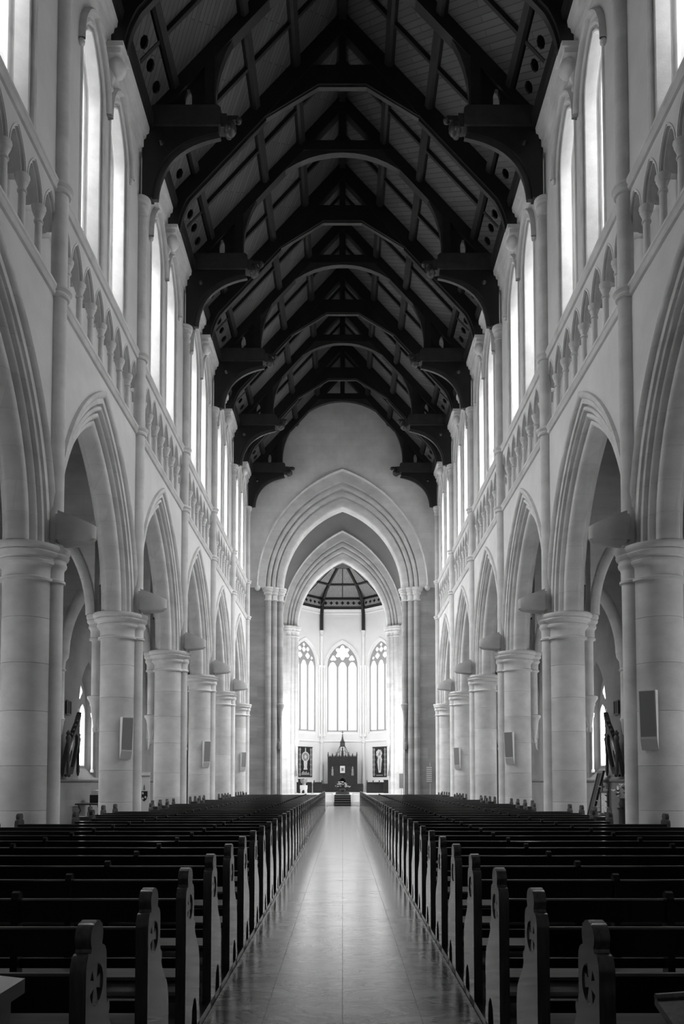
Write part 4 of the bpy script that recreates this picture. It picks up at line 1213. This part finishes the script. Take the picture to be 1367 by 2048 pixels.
# embroidered hangings on the slanted apse walls
def facet_fn(s):
    for q, c, ud, nd in apse_facets:
        if q == s:
            return lambda u, z, d: tuple(c + ud * u + nd * d + Vector((0, 0, z)))
def ell(cx, cz, rx, rz, n=16):
    return [(cx + rx * math.cos(2 * math.pi * i / n), cz + rz * math.sin(2 * math.pi * i / n)) for i in range(n)]
for s in (-1, 1):
    fn = facet_fn(s)
    tp = thing('tapestry', fn(0, 2.0, -.05), ('dark hanging of a robed figure under a round halo, left of the altarpiece' if s < 0 else 'dark hanging of a robed figure holding a large pale disc, right of the altarpiece'), 'tapestry', 'apse hangings')
    hw = .78
    MB().prism([[(-hw, 2.02), (hw, 2.02), (hw, 4.56), (-hw, 4.56)]], fn, -.05, -.02).build('cloth', 'black', tp, smooth=0)
    MB().prism([[(-hw - .05, 4.54), (hw + .05, 4.54), (hw + .05, 4.60), (-hw - .05, 4.60)]], fn, -.07, -.02).build('hanging_rod', 'oak', tp, smooth=0)
    def P(name, loops, mat, d=-.054):
        MB().prism(loops, fn, d - .006, d).build(name, mat, tp, smooth=0)
    for t in (-1, 1):
        for j in range(6):
            P('medallion', [ell(t * .62, 2.25 + j * .42, .11, .15, 12)], 'midcloth')
        for j in range(5):
            P('medallion_link', [ell(t * .62, 2.46 + j * .42, .04, .07, 8)], 'cloth')
    if s < 0:
        P('halo', [ell(0, 3.75, .42, .40, 24)], 'midcloth')
        P('halo_ring', [ell(0, 3.75, .44, .42, 24), ell(0, 3.75, .36, .34, 24)], 'cloth', -.061)
        P('head', [ell(0, 3.74, .12, .15)], 'cloth', -.061)
        P('robe', [[(-.15, 3.6), (.15, 3.6), (.21, 3.4), (.19, 3.0), (.16, 2.9), (.22, 2.65), (-.22, 2.65), (-.16, 2.9), (-.19, 3.0), (-.21, 3.4)]], 'cloth')
        P('beam', [[(-.05, 4.1), (.05, 4.1), (.04, 4.5), (-.04, 4.5)]], 'cloth')
        P('ground_flowers', [[(-.46, 2.2), (.46, 2.2), (.40, 2.45), (.2, 2.36), (.1, 2.56), (-.05, 2.4), (-.22, 2.55), (-.42, 2.42)]], 'midcloth')
    else:
        P('disc', [ell(-.05, 4.02, .36, .36, 7)], 'cloth')
        P('disc_cross', [[(-.3, 3.68), (-.24, 3.66), (.22, 4.32), (.16, 4.36)]], 'midcloth', -.061)
        P('head', [ell(.02, 3.98, .11, .14)], 'midcloth', -.061)
        P('robe', [[(-.14, 3.7), (.2, 3.75), (.30, 3.5), (.24, 3.3), (.18, 2.7), (.14, 2.4), (-.1, 2.4), (-.16, 2.7), (-.26, 3.3), (-.22, 3.55)]], 'cloth')
        P('stole', [[(-.02, 3.6), (.08, 3.6), (.1, 2.6), (-.04, 2.6)]], 'midcloth', -.061)
        P('inscription_band', [[(-.38, 2.14), (.38, 2.14), (.38, 2.22), (-.38, 2.22)]], 'midcloth')

# eagle lectern
lc = thing('eagle_lectern', (-2.88, 56.0, PZ), 'white marble pedestal carrying an eagle lectern', 'lectern')
MB().prism([[(-3.13, PZ), (-3.02, PZ)] + [(-2.88 + a, b) for a, b in arc_path(.14, .16, PZ + .12, 5)] + [(-2.74, PZ), (-2.63, PZ), (-2.63, PZ + .36), (-3.13, PZ + .36)]], lambda a, b, t: (a, t, b), 55.75, 56.2).build('plinth', 'white', lc, smooth=0)
MB().box(-3.15, -2.61, 55.72, 56.23, PZ + .36, PZ + .62).build('desk_block', 'white', lc, smooth=0)
MB().lathe(-2.88, 56, [(.12, PZ + .62), (.08, PZ + .7), (.11, PZ + .76)], 10).build('globe_foot', 'brass', lc)
m = MB().ball((-2.88, 56, PZ + .9), .11, 10, 8, 1.5)
m.ball((-2.88, 55.92, PZ + 1.1), .06, 8, 6)
m.build('eagle_body', 'brass', lc)
for t in (-1, 1):
    MB().prism([[(t * .04, .72), (t * .20, .80), (t * .27, 1.0), (t * .22, 1.12), (t * .12, 1.08), (t * .05, .98)]], lambda a, b, q: (-2.88 + a, 55.98 + q + abs(a) * .2, PZ + b), -.02, .02).build('wing', 'brass', lc, smooth=0)

# choir stalls, chairs and credence furniture
def stall(x0, x1, y, label, n, arms=True):
    t = thing('choir_stall', ((x0 + x1) / 2, y, PZ), label, 'stall')
    MB().box(x0, x1, y - .05, y, PZ, PZ + .72).build('front_panel', 'oak', t, smooth=0)
    MB().box(x0, x1, y - .12, y + .1, PZ + .68, PZ + .73).build('desk', 'oak', t, smooth=0)
    for i in range(n + 1):
        x = x0 + (x1 - x0) * i / n
        m = MB().prism([[(0, PZ), (.3, PZ), (.3, PZ + .75), (.24, PZ + .88), (.15, PZ + 1.0), (.06, PZ + .88), (0, PZ + .75)]], lambda a, b, q: (x + q, y + .25 + a, b), -.04, .04)
        m.build('bench_end', 'oak', t, smooth=0)
    MB().box(x0, x1, y + .45, y + .52, PZ + .3, PZ + .85).build('bench_back', 'oak', t, smooth=0)
    MB().box(x0, x1, y + .2, y + .5, PZ + .40, PZ + .45).build('bench_seat', 'oak', t, smooth=0)
stall(1.95, 3.9, 59.5, 'dark wooden choir stalls with pointed bench ends, right of the altarpiece', 4)
stall(-2.9, -1.65, 60.0, 'short dark choir stall behind the eagle lectern', 2)
stall(-3.95, -3.35, 60.0, 'narrow dark stall beside the left sanctuary pier', 1)
def cabinet(x0, x1, y, z1, label):
    t = thing('side_cabinet', ((x0 + x1) / 2, y, PZ), label, 'cabinet')
    MB().box(x0, x1, y, y + .45, PZ, z1).build('body', 'oak', t, smooth=0)
    MB().box(x0 - .04, x1 + .04, y - .04, y + .49, z1, z1 + .05).build('top', 'oak', t, smooth=0)
    MB().box(x0 + .06, x1 - .06, y - .015, y, PZ + .08, z1 - .06).build('door', 'oak', t, smooth=0)
cabinet(3.2, 3.75, 58.2, PZ + .98, 'small dark cabinet beside the right choir stalls')
cabinet(-3.4, -2.95, 57.8, PZ + 1.05, 'tall dark cabinet behind the eagle lectern')
def candle(x, y, h, label):
    t = thing('candle_stand', (x, y, PZ), label, 'candle')
    MB().lathe(x, y, [(.13, PZ), (.13, PZ + .04), (.03, PZ + .09), (.022, PZ + h * .5), (.05, PZ + h * .52), (.022, PZ + h * .55), (.022, PZ + h * .8), (.07, PZ + h * .82), (.07, PZ + h * .84)], 10).build('stand', 'brass', t)
    MB().lathe(x, y, [(.028, PZ + h * .84), (.028, PZ + h)], 10).build('candle', 'white', t)
candle(-2.2, 55.2, .95, 'tall white candle on a brass stand between the lectern and the steps')
sg = thing('notice_stand', (3.95, 50.6, 0), 'grey notice board on a thin pole before the right sanctuary pier', 'sign')
MB().lathe(3.95, 50.6, [(.2, 0), (.2, .03), (.025, .05), (.025, 1.4)], 10).build('pole', 'steel', sg)
MB().box(3.81, 4.09, 50.57, 50.61, 1.2, 2.18).build('board', 'grey', sg, smooth=0)
hb = thing('hymn_board', (5.0, 43.7, 0), 'slatted hymn board on a pole in front of the right chancel pier', 'hymn board')
MB().lathe(5.08, 43.7, [(.2, 0), (.2, .03), (.022, .05), (.022, 2.75)], 10).build('pole', 'steel', hb)
MB().box(4.86, 5.18, 43.64, 43.68, 1.55, 2.55).build('board', 'ashlar', hb, smooth=0)
for i in range(8):
    MB().box(4.87, 5.17, 43.615, 43.64, 1.62 + i * .115, 1.69 + i * .115).build('slat', 'stone', hb, smooth=0)

# hanging lamps below the corbels of the chancel arch
for Y, x, z, nm in ((Y_END + .3, 3.72, 3.55, 'chancel'), (Y_A2 + .3, 3.4, 2.05, 'sanctuary')):
    for s in (-1, 1):
        t = thing('pendant_lamp', (s * x, Y, z), 'small bell-shaped lamp hanging below the %s corbel of the %s arch' % (SIDE[s], nm), 'lamp', 'bell lamps')
        MB().lathe(s * x, Y, [(.13, z), (.12, z + .1), (.09, z + .32), (.04, z + .42), (.01, z + .45)], 14).build('shade', 'grey', t)
        MB().lathe(s * x, Y, [(.01, z + .44), (.01, z + .75)], 6).build('cord', 'grey', t)

# ------------------------------------------------------------------ things in the side aisles
def station(s, y, label):
    t = thing('station_frame', (s * (AX - .3), y, 1.8), label, 'picture frame', 'gothic picture frames')
    tilt = .20
    # frame leans out from the wall; local: u along the wall, z up, d out
    fn = lambda u, z, d: (s * (AX - .12 - d - (z - 1.85) * tilt), y + u, z)
    outer = [(-.42, 1.9), (.42, 1.9), (.46, 2.1), (.42, 3.0), (.34, 3.15), (.2, 3.45), (.07, 3.7), (.05, 3.9), (0, 4.05), (-.05, 3.9), (-.07, 3.7), (-.2, 3.45), (-.34, 3.15), (-.42, 3.0), (-.46, 2.1)]
    inner = [(-.30, 2.15), (.30, 2.15), (.30, 2.95), (.16, 3.2), (0, 3.3), (-.16, 3.2), (-.30, 2.95)]
    MB().prism([outer, inner], fn, .0, .16).build('frame', 'oak', t, smooth=0)
    MB().prism([inner], fn, .03, .06).build('painting', 'midcloth', t, smooth=0)
    for u, w, z0, z1, mt in ((-.1, .09, 2.3, 2.95, 'cloth'), (.1, .1, 2.25, 2.75, 'dark'), (.0, .06, 2.8, 3.1, 'cloth')):
        MB().prism([ell(u, (z0 + z1) / 2, w, (z1 - z0) / 2, 10)], fn, .062, .07).build('painted_figure', mt, t, smooth=0)
    for u in (-.48, .48):
        m = MB()
        x, yy, z = fn(u, 3.0, .1)
        m.lathe(x, yy, [(.03, 1.85), (.06, 2.0), (.05, 2.6), (.07, 3.0), (.1, 3.15), (.06, 3.22), (.09, 3.3), (.01, 3.4)], 8)
        m.build('pinnacle', 'oak', t)
    for i in range(5):
        for t2 in (-1, 1):
            MB().ball(fn(t2 * (.40 - i * .075), 3.1 + i * .16, .1), .055, 6, 5).build('crocket', 'oak', t)
    for u in (-.3, 0, .3):
        MB().ball(fn(u, 1.86, .08), .06, 6, 5).build('pendant_boss', 'oak', t)
for s in (-1, 1):
    station(s, 26.0, 'dark gothic framed picture leaning from the %s aisle wall beside its window' % SIDE[s])
    pl = thing('wall_plaque', (s * (AX - .02), 26.6, 4.25), 'small dark plaque on the %s aisle wall above the framed picture' % SIDE[s], 'plaque', 'aisle plaques')
    MB().box(min(s * (AX - .05), s * AX), max(s * (AX - .05), s * AX), 26.4, 26.8, 4.05, 4.5).build('plate', 'dark', pl, smooth=0)
    MB().prism([[(26.37, 4.02), (26.83, 4.02), (26.83, 4.53), (26.37, 4.53)], [(26.41, 4.06), (26.79, 4.06), (26.79, 4.49), (26.41, 4.49)]], lambda a, b, t: (s * (AX - .05 - t), a, b), 0, .02).build('frame', 'oak', pl, smooth=0)

tb = thing('console_table', (-9.2, 27.9, 0), 'dark side table with scrolled legs under the left aisle window', 'table')
MB().box(-9.65, -8.75, 27.2, 28.6, .80, .85).build('tabletop', 'oak', tb, smooth=0)
for yy in (27.3, 28.5):
    for x in (-9.55, -8.85):
        MB().tube([(x, yy, .8), (x + .06, yy + .05, .6), (x - .04, yy - .04, .35), (x + .05, yy, 0)], .025, 6).build('leg', 'oak', tb)
MB().tube([(-8.85, 27.3, .75), (-8.85, 27.7, .45), (-8.85, 27.9, .4), (-8.85, 28.1, .45), (-8.85, 28.5, .75)], .018, 6).build('scroll_brace', 'oak', tb)
bx = thing('leaflet_box', (-9.2, 28.3, .85), 'dark leaflet box with white papers on the side table', 'box')
MB().box(-9.4, -9.0, 28.05, 28.55, .85, 1.15).build('case', 'dark', bx, smooth=0)
MB().box(-9.37, -9.03, 28.08, 28.5, 1.15, 1.32).build('papers', 'white', bx, smooth=0)

bn = thing('pull_up_banner', (-7.72, 28.9, 0), 'white pull-up banner with a dark shield crest in the left aisle', 'banner')
MB().box(-8.05, -7.38, 28.9, 28.92, .06, 2.0).build('sheet', 'white', bn, smooth=0)
MB().box(-8.08, -7.35, 28.82, 29.0, 0, .07).build('base', 'steel', bn, smooth=0)
MB().box(-8.05, -7.38, 28.885, 28.9, 1.84, 1.88).build('top_line', 'grey', bn, smooth=0)
shd = [(-.13, 1.28), (.13, 1.28), (.13, 1.08), (.08, .95), (0, .88), (-.08, .95), (-.13, 1.08)]
cr = MB().prism([[(-7.60 + a, b) for a, b in shd]], lambda a, b, t: (a, 28.9 - t, b), .001, .006).build('shield', 'black', bn, smooth=0)
for u, z in ((-.05, 1.2), (.05, 1.05), (-.05, 1.0)):
    MB().prism([ell(-7.60 + u, z, .035, .045, 8)], lambda a, b, t: (a, 28.893 - t, b), 0, .004).build('charge', 'white', cr, smooth=0)
MB().prism([[(-7.64, 1.32), (-7.56, 1.32), (-7.58, 1.5), (-7.60, 1.54), (-7.62, 1.5)]], lambda a, b, t: (a, 28.9 - t, b), .001, .005).build('mitre', 'grey', bn, smooth=0)

eb = thing('leaning_board', (9.2, 27.6, 0), 'tall dark board leaning against the right aisle wall by the shrine', 'board')
MB().prism([[(27.35, 0), (27.95, 0), (27.95, 2.05), (27.35, 2.05)]], lambda a, b, t: (8.95 + b * .26 + t, a, b), 0, .06).build('panel', 'dark', eb, smooth=0)
MB().prism([[(27.35, 0), (27.95, 0), (27.95, 2.05), (27.35, 2.05)], [(27.43, .1), (27.87, .1), (27.87, 1.95), (27.43, 1.95)]], lambda a, b, t: (8.95 + b * .26 - t, a, b), 0, .03).build('frame', 'oak', eb, smooth=0)
sh = thing('shrine_picture', (9.0, 26.3, 0), 'framed picture on an easel wreathed with flowers in the right aisle', 'picture')
MB().box(9.12, 9.16, 26.0, 26.6, .55, 1.25).build('picture', 'cloth', sh, smooth=0)
MB().prism([[(25.93, .48), (26.67, .48), (26.67, 1.32), (25.93, 1.32)], [(26.0, .55), (26.6, .55), (26.6, 1.25), (26.0, 1.25)]], lambda a, b, t: (9.1 + t, a, b), 0, .06).build('frame', 'oak', sh, smooth=0)
for yy in (25.98, 26.62):
    MB().tube([(9.1, yy, 0), (9.18, yy, 1.6)], .02, 6).build('easel_leg', 'oak', sh)
MB().box(9.0, 9.2, 25.95, 26.65, .42, .48).build('easel_ledge', 'oak', sh, smooth=0)
for i in range(16):
    a = i / 16 * 2 * math.pi
    petalball((9.05, 26.3 + .45 * math.cos(a), .95 + .55 * math.sin(a)), .09).build('bloom', 'petal' if i % 3 == 0 else 'leaf', sh, smooth=0)
sw = thing('notice_card', (9.72, 26.6, 1.2), 'pair of small white cards on the right aisle wall under the string course', 'card')
for z in (1.12, 1.32):
    MB().box(9.715, 9.748, 26.5, 26.7, z, z + .17).build('card', 'white', sw, smooth=0)
vs = thing('flower_vase', (9.2, 24.8, 0), 'dark vase of leafy flowers on a pedestal beside the right aisle wall', 'vase')
MB().lathe(9.2, 24.8, [(.2, 0), (.2, .1), (.13, .16), (.13, .7), (.19, .78)], 12).build('pedestal', 'oak', vs)
MB().lathe(9.2, 24.8, [(.08, .78), (.13, .9), (.08, 1.05), (.1, 1.1)], 12).build('vase_body', 'dark', vs)
for i in range(12):
    a = RF.uniform(0, 6.28); rr = RF.uniform(.05, .3)
    petalball((9.2 + rr * math.cos(a), 24.8 + rr * math.sin(a), 1.2 + RF.uniform(0, .35)), .1).build('bloom', 'petal' if i % 3 == 0 else 'leaf', vs, smooth=0)

# ------------------------------------------------------------------ furniture at the very front of the picture
cb = thing('hymn_cabinet', (-1.42, 1.95, 0), 'polished wooden cabinet with hipped lid and carved roundel at the lower left corner', 'cabinet')
bx0, bx1, by0, by1 = -1.75, -1.0, 1.95, 2.40
MB().box(bx0, bx1 - .03, by0, by1 - .03, 0, .985).build('body', 'pew_end', cb, smooth=0)
MB().add([(bx0, by0 - .03, .985), (bx1, by0 - .03, .985), (bx1, by1, .985), (bx0, by1, .985), (bx0, by0 - .03, 1.03), (bx1, by0 - .03, 1.03), (bx1, by1, 1.03), (bx0, by1, 1.03),
          (bx0, by0 + .12, 1.09), (bx1 - .16, by0 + .12, 1.09), (bx1 - .16, by1 - .14, 1.09), (bx0, by1 - .14, 1.09)],
         [(0, 1, 5, 4), (1, 2, 6, 5), (2, 3, 7, 6), (3, 0, 4, 7), (4, 5, 9, 8), (5, 6, 10, 9), (6, 7, 11, 10), (7, 4, 8, 11), (8, 9, 10, 11), (0, 3, 2, 1)]).build('lid', 'pew_end', cb, smooth=0)
rd = MB()
rd.grid([[(bx1 - .03 + dx, 2.14 + r * math.cos(a), 0.83 + r * math.sin(a)) for a in [2 * math.pi * i / 24 for i in range(24)]] for r, dx in ((.10, 0), (.095, .02), (.075, .02), (.068, .0), (.05, .0), (.03, .015), (.001, .018))], True)
rd.build('roundel', 'pew_end', cb)
ck = thing('reading_desk', (1.5, 2.1, 0), 'dark reading desk with a sloping lid at the lower right corner', 'desk')
MB().box(1.0, 2.0, 1.85, 2.3, 0, .74).build('body', 'pew', ck, smooth=0)
MB().prism([[(1.75, .76), (2.36, .96), (2.36, .985), (1.75, .785)]], lambda a, b, t: (t, a, b), 0.965, 2.05).build('lid', 'pew_end', ck, smooth=0)
MB().tube([(0.965, 2.35, .985), (1.15, 2.37, .992), (1.5, 2.38, .99), (2.05, 2.38, .985)], .012, 6).build('lid_rim', 'pew_end', ck)
